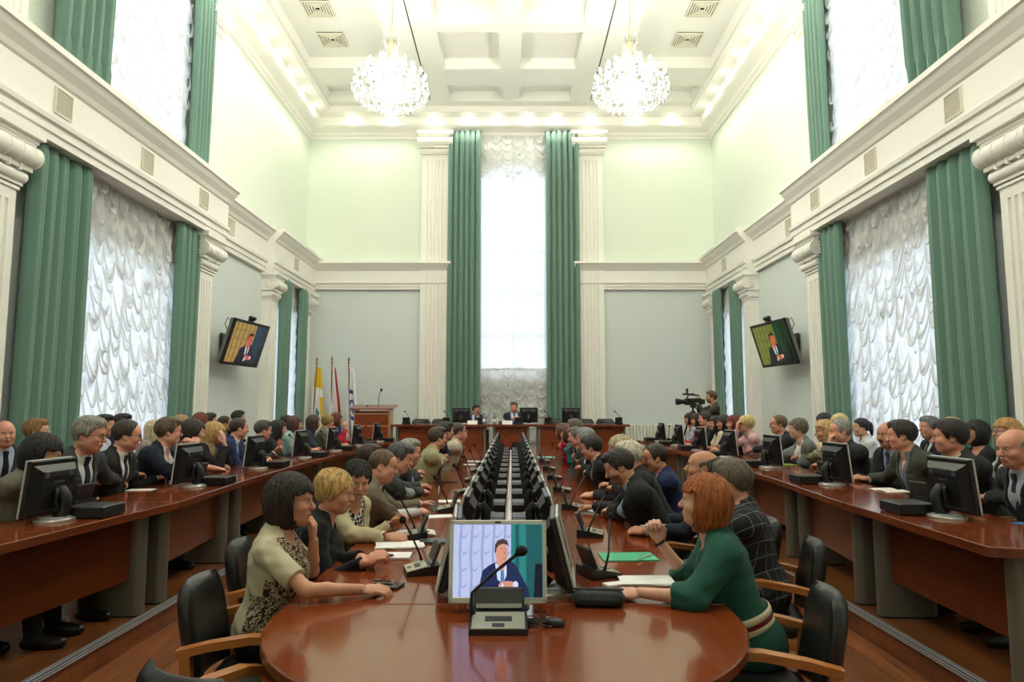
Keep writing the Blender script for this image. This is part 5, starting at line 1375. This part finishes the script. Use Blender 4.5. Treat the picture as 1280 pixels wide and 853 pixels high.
pp('C', 446, 602, 4.55, -25, (-62,-12,6), 'woman with short black hair in beige jacket and checked top, facing the camera', ('pixie',(26,23,26)), O((196,186,150), pattern('check_top','checker',srgb(24,24,26),srgb(216,214,206),38)), (('z',490,655,.79),('z',484,671,.79)), fem=True, skin='mid', curl=(.6,.5), wide=1.1, watch=(1, cl((150,90,60))), hipback=.28)
pp('C', 479, 583, 5.25, 8, (4,-14), 'bald man in brown tweed jacket and black tie using a phone', ('buzz',(96,76,56)), S((92,84,72), (206,206,210), (20,20,24), 'tweed', (140,130,112), 120), (('z',526,630,.80),('z',524,640,.79)), skin='ruddy', jowl=1, curl=(.45,.5), wide=1.08)
pp('C', 462, 573, 6.45, 15, (30,-5), 'person leaning back with dark brown crown of hair showing behind the bald man', ('side',(58,44,36)), S((40,40,44)), hipback=.12, chairlabel=None)
pp('C', 500, 573, 5.9, 10, (6,-16), 'man with grey-black hair in dark green-grey jacket writing with a pen', ('side',(78,78,80)), S((62,68,66), (150,156,166)), (('z',545,612,.79),('z',548,619,.79)), skin='ruddy', jowl=1, wide=1.06)
pp('C', 512, 566, 6.6, 10, (10,-6), 'grey-haired man in glasses and black jacket, partly behind the man with pen', ('short',(150,146,138)), S((30,32,34), (120,150,190)), (('z',556,592,.79),('z',560,597,.79)), skin='ruddy', glasses=1)
pp('C', 547, 548, 8.0, 12, (32,-4), 'man with short brown hair in olive-beige jacket leaning on his elbows', ('short',(70,56,44)), S((162,158,120), (200,196,176)), (('z',586,573,.85),('z',590,581,.80)), skin='ruddy', glasses=1, wide=1.12)
pp('C', 557, 540, 8.9, 15, (35,-3), 'dark-haired man in navy jumper between the olive and cream jackets', ('short',(40,32,30)), K((34,38,58)), (('z',588,571,.79),('z',586,575,.79)), skin='tan')
pp('C', 573, 540, 9.6, 18, (28,-2), 'man with cropped dark hair and glasses in cream jacket', ('crop',(70,52,42)), S((188,180,156), (190,186,176)), (('z',596,562,.80),('z',594,566,.79)), skin='ruddy', glasses=1, wide=1.06)
pp('C', 576, 543, 10.5, 15, (35,-2), 'man in dark blue suit hidden behind the cream jacket, holding a red phone', ('short',(44,36,32)), S((36,44,72)), (('z',600,561,.80),('z',596,563,.79)), skin='mid')
# ---------------- right side of the middle table
GD = cl((36,84,72))
R1 = pp('C', 880, 629, 3.22, 170, (160,4), 'woman with ginger bob in dark green dress with striped sash, holding a pen', ('bob',(160,88,36)), K(GD, 'elbow', skirt=GD, loose=1, scoop=.07), (('z',800,741,.785),('y',824,676,3.5)), fem=True, skin='fair', curl=(.6,.8), dirs=((-1,.05,-.05),(-.35,-.12,1)), palms=((0,.3,-1),(-.3,-.9,.15)), poles=((.2,-.7,-.9),(.1,.3,-1)), hipback=.19, chairlabel=('black leather armchair under the ginger-haired woman, right front',1.03,2.92,168), watch=(1, cl((60,50,46))), wide=1.08,
   belt=[(.205,cl((212,200,170))),(.245,cl((120,30,40))),(.285,cl((212,200,170)))])
pp('C', 914, 603, 4.0, 165, (148,-6), 'man with tousled grey-brown hair and glasses in dark plaid jacket', ('side',(98,88,74)), S((44,44,48), (70,74,84), None, 'plaid', (150,150,150), 14), (('z',838,658,.79),('z',846,650,.79)), skin='ruddy', glasses=1, hipback=.16, wide=1.08)
pp('C', 878, 586, 4.7, 172, (168,8), 'balding older man with large nose in dark navy suit behind the ginger-haired woman', ('bald',(96,84,68)), S((30,34,44), (150,170,190)), (('z',806,664,.79),('z',812,650,.79)), skin='tan', hipback=.16, tache=(120,110,100))
pp('C', 774, 584, 5.0, 176, (172,-26), 'young bearded man in black suit looking down and writing in a notebook', ('short',(44,38,34)), S((26,30,30), (150,178,204)), (('z',756,641,.79),('z',742,634,.80)), skin='mid', stubble=1, watch=(0, CHROME), curl=(.5,.6), wide=1.1, hipback=.36)
pp('C', 819, 573, 6.2, 172, (176,-12), 'man with moustache in blue suit holding something at his mouth', ('fringe',(52,42,36)), S((34,46,82), (196,160,176), (40,40,60)), (('z',775,600,.79),('y',799,586,6.15)), skin='tan', tache=(60,46,40), poles=(None,(0,.1,-1)), dirs=(None,(-.2,-.1,1)), palms=(None,(1,-.2,0)), hipback=.22)
pp('C', 786, 571, 5.75, 176, (176,-8), 'white-haired man half hidden behind the young bearded man', ('short',(206,198,178)), S((36,38,44)), (('z',735,615,.80),('z',738,611,.80)), skin='ruddy', hipback=.34)
pp('C', 774, 562, 6.5, 174, (170,-4), 'person with blond-grey hair, only the crown showing behind the white-haired man', ('pixie',(190,176,140)), K((44,46,54)), hipback=.34, fem=True)
pp('C', 739, 560, 7.2, 180, (160,-14), 'man with thick dark hair in black suit, first of the overlapping row by the table', ('side',(42,40,40)), S((28,31,35), (110,118,132)), (('z',714,594,.80),('z',700,588,.80)), skin='ruddy', glasses=1, wide=1.12)
pp('C', 732, 549, 7.9, 178, (155,-8), 'silver-haired man in dark suit behind the man with thick dark hair', ('short',(140,142,142)), S((40,44,52)), (('z',694,583,.80),('z',700,580,.79)), skin='ruddy', glasses=1)
pp('C', 721, 547, 8.6, 176, (165,-6), 'man with greying brown hair in dark grey suit beside the silver-haired man', ('short',(104,98,90)), S((46,50,56), (150,150,130)), (('z',699,578,.79),('z',702,574,.79)), skin='ruddy')
pp('C', 718, 536, 9.4, 178, (150,-2), 'tall man with grey-brown hair and glasses in black jacket, sitting upright', ('side',(92,84,74)), S((24,26,28), (90,140,170)), (('z',688,571,.79),('z',692,568,.79)), skin='ruddy', glasses=1)
pp('C', 709, 543, 10.1, 175, (150,-2), 'person in bright teal top beside the upright man in black', ('bob',(80,58,44)), K((24,120,130)), (('z',686,566,.79),('z',690,563,.79)), fem=True)
pp('C', 702, 540, 10.7, 172, (140,-2), 'woman with brown bob in crimson top near the far end of the table', ('bob',(92,64,46)), K((168,30,60)), (('z',676,560,.80),('z',684,560,.80)), fem=True)
# ---------------- podium
pp('H', 595.5, 513, 15.95, -90, (-62,-6), 'man with dark hair in blue suit behind the podium table, left of the speaker', ('side',(56,42,36)), S((34,44,78), (196,206,226), (30,40,80)), skin='mid', hipback=.05)
pp('H', 642.5, 509.5, 15.95, -90, (-100,-6), 'speaker in dark suit and blue tie behind the podium table, hands clasped', ('short',(70,66,66)), S((40,42,50), (206,216,234), (70,100,170)), (('y',647,523,15.62),('y',643.5,523,15.62)), skin='ruddy', hipback=.05, curl=(.7,.7))
# ---------------- left desks, near to far
pp('W', -62, 560, 4.0, 0, (15,0), 'person in dark suit at the left picture edge, only a sleeve and hand showing', ('short',(60,52,46)), S((28,30,32), (190,200,214)), (('z',6,640,.96),('z',14,634,.97)))
pp('W', 53, 569, 4.3, 10, (22,-14), 'woman with black hair in grey jacket bending forward behind the nearest left monitor', ('bob',(22,20,22)), O((112,110,98), (60,60,66)), (('z',92,614,.95),('z',98,618,.95)), fem=True, hipback=.36)
pp('W', 112, 544, 4.9, -4, (8,-10), 'grey-haired man with glasses in dark grey suit and tie, hands folded on the desk', ('side',(140,138,126)), S((56,58,62), (206,206,206), (30,36,52)), (('z',160,607,.95),('z',154,608,.95)), skin='ruddy', glasses=1, watch=(1, CHROME), jowl=1, wide=1.1)
pp('W', 159, 545, 5.6, 5, (28,-8), 'balding man with dark hair and glasses in black suit, holding a pen', ('fringe',(58,44,34)), S((32,33,36), (208,206,200), (34,38,52)), (('z',196,598,.97),('z',192,600,.95)), skin='ruddy', glasses=1, wide=1.06)
pp('W', 211, 540, 6.3, 6, (34,-5), 'big man with brown hair and glasses in navy jacket, hands clasped before his chin', ('side',(92,74,58)), S((26,31,46), (206,204,198)), (('y',235,562,6.2),('y',238,562,6.15)), skin='ruddy', glasses=1, wide=1.16, jowl=1, curl=(.7,.7), poles=((.3,.5,-1),(.3,-.5,-1)), dirs=((.3,-.3,.9),(.3,.3,.9)), palms=((0,-1,0),(0,1,0)))
pp('W', 242, 541, 7.0, 8, (36,-4), 'woman with short dark brown hair in pink top resting a forearm on the desk', ('curly',(46,34,32)), K((206,156,146), 'short'), (('z',272,584,.95),('z',275,587,.95)), fem=True, skin='fair', wide=1.12)
pp('W', 268, 543, 7.6, 8, (25,-16), 'blonde woman in dark cardigan and beige scarf covering her face with both hands', ('bob',(186,152,92)), K((34,33,36)), (('y',281,556,7.62),('y',281,556,7.5)), fem=True, skin='fair', scarf=cl((176,160,128)), curl=(.15,.15), dirs=((-.15,0,1),(-.15,0,1)), palms=((-1,0,.1),(-1,0,.1)), poles=((.5,.3,-1),(.5,-.3,-1)))
pp('W', 299, 536, 8.3, 8, (36,-8), 'man with receding dark hair in blue suit and blue tie', ('fringe',(58,46,40)), S((34,48,84), (206,210,216), (70,96,150)), (('z',328,575,.95),('z',325,577,.95)), skin='ruddy')
pp('W', 329, 538, 9.0, 8, (40,-10), 'man with dark grey hair in charcoal jacket and open white shirt', ('short',(70,68,66)), S((50,52,58), (210,208,202)), (('z',344,565,1.0),('z',340,570,.95)), skin='ruddy')
pp('W', 348, 537, 9.7, 10, (38,-6), 'woman with long dark hair and orange scarf beside the second-farthest monitors', ('long',(34,26,28)), K((32,34,40)), fem=True, scarf=cl((190,104,76)))
pp('W', 369, 531, 10.5, 10, (36,-6), 'woman with brown bob in pale teal cardigan', ('bob',(78,48,36)), O((146,178,172), (60,60,60)), fem=True)
pp('W', 392, 529, 11.2, 14, (46,0), 'woman with long straight brown hair in navy top, hands on a phone', ('long',(66,46,36)), K((34,38,58)), (('z',396,560,.96),('z',399,562,.95)), fem=True)
pp('W', 410, 528, 11.9, 12, (42,-4), 'woman with short light brown hair in grey-green jacket', ('pixie',(150,122,76)), O((98,104,94), (140,136,120)), fem=True)
pp('W', 421, 525, 12.6, 14, (44,-2), 'woman with brown hair in bright red jacket, hand at her chin', ('bob',(96,56,36)), O((190,32,44), (170,30,40)), (None,('y',431,536,12.5)), fem=True, poles=(None,(0,-.2,-1)), dirs=(None,(0,0,1)))
# ---------------- left, along the wall
pp('B', 6, 543, 6.3, -25, (-42,-2), 'older man with white moustache in dark suit by the left pilaster, facing the camera', ('bald',(170,166,158)), S((44,46,54), (176,186,204), (26,28,38)), skin='ruddy', tache=(214,210,204))
pp('B', 46, 540, 6.9, 10, (28,0), 'young man with light brown hair and grey jacket before the left green curtain', ('side',(140,102,62)), S((72,78,88), (214,216,220)), skin='fair')
pp('B', 130, 533, 7.7, 10, (24,-2), 'young man with black hair in pale patterned shirt by the left window', ('short',(34,28,28)), K(pattern('dotted_shirt','tweed',srgb(150,160,178),srgb(216,220,230),60), collar=1), skin='mid')
pp('B', 153, 531, 8.2, 8, (30,-2), 'dark-haired man in navy suit in front of the left window sheer', ('short',(36,30,30)), S((30,38,66)), skin='ruddy')
pp('B', 193, 538, 9.0, 12, (60,-2), 'person with long pale blonde hair hidden behind the big man in navy', ('long',(206,186,146)), K((150,140,130)), fem=True)
pp('B', 228, 531, 9.6, 10, (34,-2), 'woman with tousled light brown hair between two dark heads by the left wall', ('pixie',(176,140,98)), K((70,66,66)), fem=True)
pp('B', 251, 527, 10.2, 14, (62,-2), 'woman with rust-red hair by the left wall below the pilaster', ('bob',(112,50,26)), K((60,44,44)), fem=True)
pp('B', 262, 527, 10.7, 10, (30,-2), 'dark-haired person in profile just beyond the rust-red hair', ('short',(44,34,30)), S((40,40,44)))
pp('B', 281, 530, 11.1, 12, (32,-2), 'young man with cropped brown hair in blue jacket by the left wall', ('crop',(64,46,36)), S((36,48,76), (90,110,150)), skin='tan')
pp('B', 298, 523, 11.6, 12, (30,-2), 'tall young man with dark hair, highest head along the left wall', ('short',(38,34,32)), S((44,46,50)), skin='tan')
pp('B', 358, 528, 13.2, 12, (36,-2), 'dark-haired person behind the woman with brown bob', ('side',(48,36,32)), S((50,52,56)))
# ---------------- right desks, near to far
pp('W', 1268, 561, 4.35, 176, (190,-8), 'bald older man in dark suit and tie at the right picture edge', ('bald',(150,140,130)), S((36,37,40), (170,180,192), (40,46,58)), (('z',1210,626,.95),('z',1216,618,.95)), skin='ruddy', wide=1.06)
pp('W', 1187, 547, 5.0, 172, (152,-4), 'dark-haired man in dark olive suit with hands over an open notebook', ('side',(38,31,28)), S((40,41,38), (190,186,170)), (('z',1152,605,.96),('z',1143,604,.95)), skin='ruddy', watch=(0, mat('brass',(1,1,1,1))), wide=1.06)
pp('W', 1127, 545, 5.7, 176, (150,-6), 'man with short dark brown hair in grey-green jacket, hands on the desk', ('short',(46,36,32)), S((66,68,60), (104,112,128)), (('z',1092,597,.95),('z',1086,598,.95)), skin='ruddy', wide=1.12)
pp('W', 1110, 544, 6.4, 190, (200,-4), 'balding man with moustache in black suit behind the grey-green jacket', ('bald',(70,58,50)), S((34,36,42), (150,160,180), (50,60,90)), skin='tan', tache=(60,50,44))
pp('W', 1050, 540, 7.0, 178, (176,-6), 'heavy man with cropped grey hair in dark suit, fist at his mouth', ('fringe',(150,146,140)), S((44,46,52), (80,90,110)), (('z',1010,585,.95),('y',1036,556,6.9)), skin='ruddy', wide=1.18, jowl=1, poles=(None,(-.4,.2,-1)), dirs=(None,(.25,0,1)), palms=(None,(1,0,0)), curl=(.5,.85))
pp('W', 1031, 540, 7.7, 174, (170,-6), 'woman with long blonde hair in patterned beige top reaching over the desk', ('long',(196,164,104)), K(pattern('beige_print','floral',srgb(150,138,110),srgb(196,188,160),60,c3=srgb(90,84,70))), (('z',990,573,.96),('z',985,575,.95)), fem=True, watch=(0, CHROME))
pp('W', 997, 537, 8.3, 176, (166,-2), 'woman with short grey-brown hair in grey jacket over white top', ('pixie',(112,100,84)), O((122,126,124), (220,220,216)), (('z',965,572,.95),('z',960,573,.95)), fem=True, skin='fair')
pp('W', 973, 531, 9.1, 180, (168,-4), 'man with brown-grey hair and glasses in charcoal suit, seen past the grey jacket', ('fringe',(110,88,62)), S((40,43,48), (130,150,170)), (('z',938,566,.95),('z',932,566,.95)), skin='ruddy', glasses=1, wide=1.08)
pp('W', 932, 531, 9.9, 178, (158,2), 'blonde woman in pale pink jacket raising a hand to her face', ('pixie',(216,186,120)), O((214,174,178), (210,170,176)), (('z',915,560,.95),('y',921,537,9.85)), fem=True, skin='fair', poles=(None,(-.3,.2,-1)), dirs=(None,(.1,0,1)), palms=(None,(1,0,0)))
pp('W', 917, 530, 10.6, 178, (164,-2), 'woman with dark red hair in navy top next to the blonde in pink', ('bob',(104,34,26)), K((34,38,52)), fem=True)
pp('W', 904, 529, 11.1, 180, (172,-6), 'woman with dark brown bob in navy sleeveless top, forearms on the desk', ('bob',(44,32,30)), K((32,36,52), 'short'), fem=True)
pp('W', 894, 530, 11.6, 178, (170,-2), 'woman with long black hair in cream top', ('long',(30,26,28)), K((206,192,170), 'short'), fem=True)
pp('W', 881, 524, 12.1, 178, (166,-2), 'man with dark brown hair in bottle-green jumper', ('side',(52,40,32)), K((38,58,46)), skin='ruddy')
pp('W', 871, 526, 12.7, 178, (170,-2), 'woman with glasses and dark hair in bright red jacket on the right desks', ('bob',(40,32,32)), O((196,36,44), (200,190,186)), fem=True, glasses=1)
pp('W', 862, 525, 13.2, 178, (168,0), 'woman with dark curly hair in white and blue blouse, farthest on the right desks', ('curly',(36,28,28)), K(pattern('blue_white','tweed',srgb(90,106,140),srgb(214,216,220),14)), fem=True)
# ---------------- right, along the wall
pp('B', 1258, 541, 6.3, 172, (168,2), 'woman with blonde bob and glasses in pale grey jacket by the right pilaster', ('bob',(190,148,88)), O((176,174,168), (24,24,26), vwide=.07), fem=True, glasses=1, skin='fair')
pp('B', 1219, 542, 6.9, 172, (164,2), 'woman with black bob in dark charcoal top before the right green curtain', ('bob',(26,23,26)), K((40,43,46), scoop=.1), fem=True)
pp('B', 1162, 535, 7.7, 172, (178,-2), 'grey-haired man in navy suit and dark tie in front of the right window', ('short',(120,124,130)), S((28,34,50), (190,200,210), (40,44,50)), skin='ruddy', jowl=1, wide=1.1)
pp('B', 1187, 538, 7.25, 176, (150,4), 'person with short pale blond hair in teal top behind the man in dark olive', ('pixie',(206,190,140)), K((36,110,136), 'short'), fem=True)
pp('B', 1076, 535, 8.8, 174, (166,-4), 'young woman with black ponytail in white blouse by the right window', ('pony',(28,24,26)), K((214,216,222), collar=1), fem=True, skin='fair')
pp('B', 1030, 528, 9.8, 176, (166,-2), 'woman with black hair in fluffy beige top behind the long blonde hair', ('bob',(30,26,26)), K((206,190,160), loose=1), fem=True)
pp('B', 1048, 530, 9.3, 176, (166,-2), 'person with light blond hair almost hidden behind the heavy grey-haired man', ('pixie',(212,194,140)), K((120,110,100)), fem=True)
# ---------------- camera operator
kx, ky, kz = at_y(889, 497, 14.0)
person('bearded camera operator with brown hair in dark grey jumper, standing behind the right desks', (kx,ky,kz), 178, (172,-2), PLZ, ('side',(86,60,42)), K((62,64,62)), [at_y(872,505,13.85), at_y(872,501,14.0)], skin='mid', stand=True, lod=.013, stubble=1, group='camera operator', poles=((0,-.4,-1),(0,.4,-1)), table=-2)
def video_camera():
    x, y, z = at_y(866, 503, 13.95)
    t = empty('video_camera', 'black shoulder video camera with raised viewfinder on a tripod', 'camera', (x,y,z), R(178-90))
    b = MB(); b.box(-.07,.07,-.18,.16,-.06,.08,0,None,.015); b.box(-.05,.05,-.24,-.16,-.04,.06,0,None,.01); b.box(-.09,-.07,-.1,.08,-.05,.05); b.build('body', [BLACKP], t)
    b = MB(); b.lathe([(.045,.0),(.05,.1),(.062,.14),(.07,.2),(.06,.2),(.05,.15)], 18, M=Matrix.Translation((0,.14,.01)) @ Matrix.Rotation(R(-90),4,'X')); b.build('lens_hood', [BLACKP], t)
    b = MB(); b.tube([(0,-.14,.08),(0,-.12,.14),(0,.08,.15),(0,.12,.08)], .016, 8); b.cyl((.03,-.05,.16),(.03,.2,.165), .02, n=10); b.build('handle', [BLACKP], t)
    b = MB(); b.box(-.07,.07,.10,.125,.17,.28,0,None,.006); b.tube([(0,.11,.14),(0,.11,.2)], .012, 6); v = b.build('viewfinder', [BLACKP], t)
    b = MB(); b.box(-.06,.06,.0985,.0995,.18,.27); b.build('viewfinder_screen', [em('finder_glow',170,176,160,.6)], v, False)
    t2 = empty('camera_tripod', 'black tripod carrying the video camera, mostly hidden behind the right desks', 'tripod', (x,y,PLZ), 0)
    h = z-PLZ-.062
    MB().cyl((0,0,h-.5),(0,0,h-.04), .02, n=10).build('column', [BLACKP], t2); b = MB(); b.box(-.05,.05,-.06,.06,h-.05,h); b.tube([(.03,0,h-.03),(.2,.03,h-.2)], .01, 6); b.build('pan_head', [BLACKP], t2)
    for k in range(3):
        a = 2*PI*k/3+.4; MB().tube([(.03*math.cos(a),.03*math.sin(a),h-.12),(.25*math.cos(a),.25*math.sin(a),h*.5),(.45*math.cos(a),.45*math.sin(a),.01)], [.02,.016,.014], 8).build('leg', [BLACKP], t2)
video_camera()
# ================================================================ PAPERS, PHONES, SMALL THINGS
def sheet(name, label, px, py, z, w, l, th, rz, m, cat, group=None, layers=1):
    x, y, _ = at_z(px, py, z); b = MB()
    for k in range(layers): 
        a = .04*k*(-1)**k; b.box(-w/2, w/2, -l/2, l/2, th*k/layers, th*(k+1)/layers-.0003, 0, Matrix.Rotation(a, 4, 'Z'))
    return tag(b.build(name, [m], None, False, (x,y,z), (0,0,R(rz))), label, cat, group)
FOLD = mat('green_folder', srgb(60,178,130), .35); NOTE = mat('notebook_page', srgb(224,222,214), .8); PHB = mat('phone_black', srgb(20,21,24), .12); REDB = mat('red_cover', srgb(150,40,44), .5)
def notebook(label, px, py, z, rz, w=.15, l=.21, cover=None, open_=True):
    x, y, _ = at_z(px, py, z); t = empty('notebook', label, 'notebook', (x,y,z), R(rz), 'notebooks and papers')
    b = MB(); ww = w*2 if open_ else w; b.box(-ww/2-.003, ww/2+.003, -l/2-.003, l/2+.003, 0, .003); b.build('cover', [cover or REDB], t, False)
    for s in ((-1,1) if open_ else (0,)):
        b = MB(); x0 = s*ww/4; hw = (w/2 if open_ else ww/2)
        vs, fs = flat_grid(lambda u, v: (x0+(u-.5)*2*hw*.98, (v-.5)*l*.98, .006+(.009*math.sin(PI*(u if s > 0 else 1-u))**.7 if open_ else .012)), 8, 2)
        b._add(vs, fs); n = len(vs); b._add([(x0-hw*.98,-l*.49,.003),(x0+hw*.98,-l*.49,.003),(x0+hw*.98,l*.49,.003),(x0-hw*.98,l*.49,.003),(x0-hw*.98,-l*.49,.006),(x0+hw*.98,-l*.49,.006),(x0+hw*.98,l*.49,.006),(x0-hw*.98,l*.49,.006)], [(0,1,5,4),(1,2,6,5),(2,3,7,6),(3,0,4,7)]); b.build('pages', [NOTE], t, True)
    return t
def pen(label, p, q, m=None):
    t = empty('pen', label, 'pen', p, 0, 'pens'); d = Vector(q)-Vector(p)
    MB().tube([(0,0,0), d*.9], .0042, 8).build('barrel', [m or BLACKP], t); MB().tube([d*.9, d], [.0042,.001], 8).build('tip', [CHROME], t); MB().tube([d*.02+Vector((0,0,.005)), d*.3+Vector((0,0,.005))], .0013, 5).build('clip', [CHROME], t)
def phone(label, px, py, z, rz, w=.072, l=.145, scr=None, tilt=0):
    x, y, _ = at_z(px, py, z); t = empty('mobile_phone', label, 'phone', (x,y,z), 0, 'phones'); t.rotation_euler = (R(tilt),0,R(rz))
    MB().box(-w/2,w/2,-l/2,l/2,0,.009,0,None,.003).build('case', [PHB], t, False); MB().box(-w/2+.004,w/2-.004,-l/2+.01,l/2-.01,.009,.0095).build('screen', [scr or SCR_OFF], t, False)
Z = TZ
sheet('folder', 'bright green folder lying on the right of the table before the redhead', 785, 697, Z, .31, .21, .006, 3, FOLD, 'folder')
pen('white pen on the bright green folder', at_z(797,700,Z+.012), at_z(816,692,Z+.012), PALEP)
sheet('paper_stack', 'stack of white papers under the hand of the ginger-haired woman', 808, 728, Z, .26, .17, .012, -4, PAPER, 'papers', 'loose papers', 3)
sheet('paper', 'crumpled white sheet beside the clutch bag', 768, 732, Z, .10, .06, .01, 24, PAPER, 'papers', 'loose papers', 2)
# clutch bag
x, y, _ = at_z(748, 757, Z); t = empty('clutch_bag', 'dark sequinned clutch bag at the right front of the table', 'bag', (x,y,Z), R(-5))
SEQ = mat('sequins', srgb(62,64,66), .25, .7, noise=(260,.8), bump=(260,1.0)); b = MB(); n = 20; vs = []; fs = []
for i in range(13):
    u = i/12; s = (1-abs(2*u-1)**6)**.5*.999+.02
    for k in range(n):
        a = 2*PI*k/n; vs.append(((u-.5)*.24, .055*s*math.copysign(abs(math.cos(a))**.7, math.cos(a)), .034+.033*s*math.copysign(abs(math.sin(a))**.7, math.sin(a))))
for i in range(12):
    for k in range(n): fs.append((i*n+k,i*n+(k+1) % n,(i+1)*n+(k+1) % n,(i+1)*n+k))
fs += [tuple(range(n)), tuple(range(12*n,13*n))]; b._add(vs, fs); b.build('body', [SEQ], t, 60)
MB().box(-.11,.11,-.004,.004,.064,.072,0,None,.002).build('clasp', [mat('gunmetal', srgb(70,70,72), .3, .9)], t, False)
sheet('wallet', 'flat black wallet behind the clutch bag', 765, 741, Z, .17, .07, .014, -6, BLACKP, 'wallet')
# mouse-like remote with tangled cable
x, y, _ = at_z(693, 783, Z); t = empty('computer_mouse', 'black computer mouse right of the front microphone unit', 'mouse', (x,y,Z), R(80))
b = MB(); b.sphere((0,0,.012), .02, 16, sc=(1.35,2.2,1.05)); b.v = [(v[0],v[1],max(v[2],0)) for v in b.v]; b.build('shell', [BLACKP], t); MB().box(-.003,.003,.015,.035,.026,.034,0,None,.001).build('wheel', [GREYP], t, False)
rnd = random.Random(4); pts = [(x-.07+.05*math.sin(k*1.7)+rnd.uniform(-.012,.012), y+.015+.045*math.cos(k*1.25)+rnd.uniform(-.012,.012), Z+.004+.012*(k % 3)) for k in range(26)]
sm = [tuple((Vector(pts[i])*(1-f)+Vector(pts[i+1])*f)) for i in range(25) for f in (0,.33,.66)]; tag(MB().tube(sm, .0022, 5).build('mouse_cable', [BLACKP]), 'tangled thin black cable between front microphone unit and mouse', 'cable')
# left front papers
notebook('open white notebook with red cover before the woman in the beige jacket', 520, 668, Z, 10, .13, .19)
pen('black pen on the open notebook', at_z(517,668,Z+.022), at_z(538,664,Z+.022))
sheet('paper_stack', 'white papers under a pen beside the blonde woman in black', 500, 683, Z, .29, .19, .012, 8, PAPER, 'papers', 'loose papers', 3)
pen('silver pen on the white papers', at_z(492,686,Z+.018), at_z(520,685,Z+.018), CHROME)
sheet('paper_stack', 'white note pad with a phone on it beside the blonde woman in black', 487, 697, Z, .24, .15, .014, 4, PAPER, 'papers', 'loose papers', 2)
phone('black phone lying on the white note pad', 475, 695, Z+.0155, 60)
sheet('tablet_case', 'slate grey tablet behind the open notebook', 545, 678, Z, .2, .12, .012, 2, mat('slate_case', srgb(66,74,80), .4), 'tablet')
phone('black phone in a case under the hand of the woman in cream', 482, 733, Z+.002, 75, .10, .16)
pen('pair of folded spectacles on the phone case', at_z(468,726,Z+.02), at_z(492,727,Z+.02))
phone('phone held up by the bald man in tweed', 543, 634, Z+.03, 30, tilt=30)
sheet('paper', 'white sheet under the bald man\'s phone', 550, 646, Z, .2, .15, .004, 15, PAPER, 'papers', 'loose papers')
pen('silver pen held by the man in green-grey jacket', at_z(548,618,Z+.03), at_z(549,606,Z+.07), CHROME)
sheet('paper', 'pale sheet before the man in green-grey jacket', 562, 627, Z, .2, .15, .004, 10, PAPER, 'papers', 'loose papers')
sheet('tablet_case', 'black tablet on the table before the grey-haired man in glasses', 559, 603, Z, .22, .1, .01, 5, BLACKP, 'tablet')
sheet('paper', 'sheet of paper before the man in olive jacket', 588, 581, Z, .2, .2, .004, 10, PAPER, 'papers', 'loose papers')
sheet('paper', 'sheet of paper before the man in the cream jacket', 592, 577, Z, .2, .2, .004, 5, PAPER, 'papers', 'loose papers')
# right side
notebook('small white notebook the young bearded man writes in', 738, 641, Z, -30, .10, .16, PALEP)
pen('white pen in the hand of the young bearded man', at_z(741,636,Z+.03), at_z(744,625,Z+.10), PALEP)
RW = R1[1]['wr'][1][0]
pen('white pen in the raised hand of the ginger-haired woman', tuple(RW+np.array((-.10,-.03,.075))), tuple(RW+np.array((.03,-.05,.085))), PALEP)
sheet('folder', 'turquoise folder far along the right of the table', 682, 572, Z, .3, .25, .008, 4, mat('turquoise', srgb(120,200,190), .4), 'folder')
# right desks
notebook('open notebook with red ribbon before the man in dark olive suit', 1108, 614, DZ, 100, .14, .21, REDB)
sheet('paper', 'bright blue card at the right picture edge', 1276, 655, DZ, .08, .06, .004, 20, mat('blue_card', srgb(40,130,180), .4), 'card')
sheet('folder', 'green notebook beside the third right-hand monitor', 985, 582, DZ, .2, .14, .012, 95, mat('lime_book', srgb(120,150,60), .5), 'notebook')
# left desks
sheet('paper', 'white note beside the nearest left monitor', 110, 624, DZ, .12, .08, .006, 10, PAPER, 'papers', 'loose papers')
sheet('paper', 'white paper under the hands of the grey-haired man on the left', 176, 613, DZ, .2, .12, .005, 8, PAPER, 'papers', 'loose papers')
phone('dark phone on the left desk before the woman in pink', 265, 594, DZ, 85)
pen('black pen held by the balding man on the left', at_z(199,597,DZ+.05), at_z(203,590,DZ+.10))
phone('dark tablet-like phone before the man in charcoal jacket', 345, 577, DZ, 80, .09, .2)
phone('phone in the hands of the woman with long straight hair', 400, 562, DZ+.03, 70)
# empty chairs beside the round end
chair(-.75, 2.27, 0, 60, 'black chair at the bottom picture edge, only the back top showing')
# ================================================================ LAMPS, CAMERA
cam = bpy.data.cameras.new('camera'); co = bpy.data.objects.new('camera', cam); COL.objects.link(co)
cam.sensor_width = 36; cam.lens = 36*FPX/1280; cam.clip_end = 200
co.location = CAM; co.rotation_euler = (R(90)+TILT, 0, 0); SC.camera = co
SC.view_settings.view_transform = 'Standard'; SC.view_settings.look = 'None'; SC.view_settings.gamma = 1
SC.view_settings.exposure = EXPO = 1.22
try: SC.view_settings.use_curve_mapping = False
except Exception: pass
cy = SC.cycles
cy.use_denoising = True; cy.max_bounces = 8; cy.diffuse_bounces = 4; cy.glossy_bounces = 3; cy.transmission_bounces = 4; cy.transparent_max_bounces = 12
cy.sample_clamp_indirect = 6; cy.caustics_reflective = False; cy.caustics_refractive = False
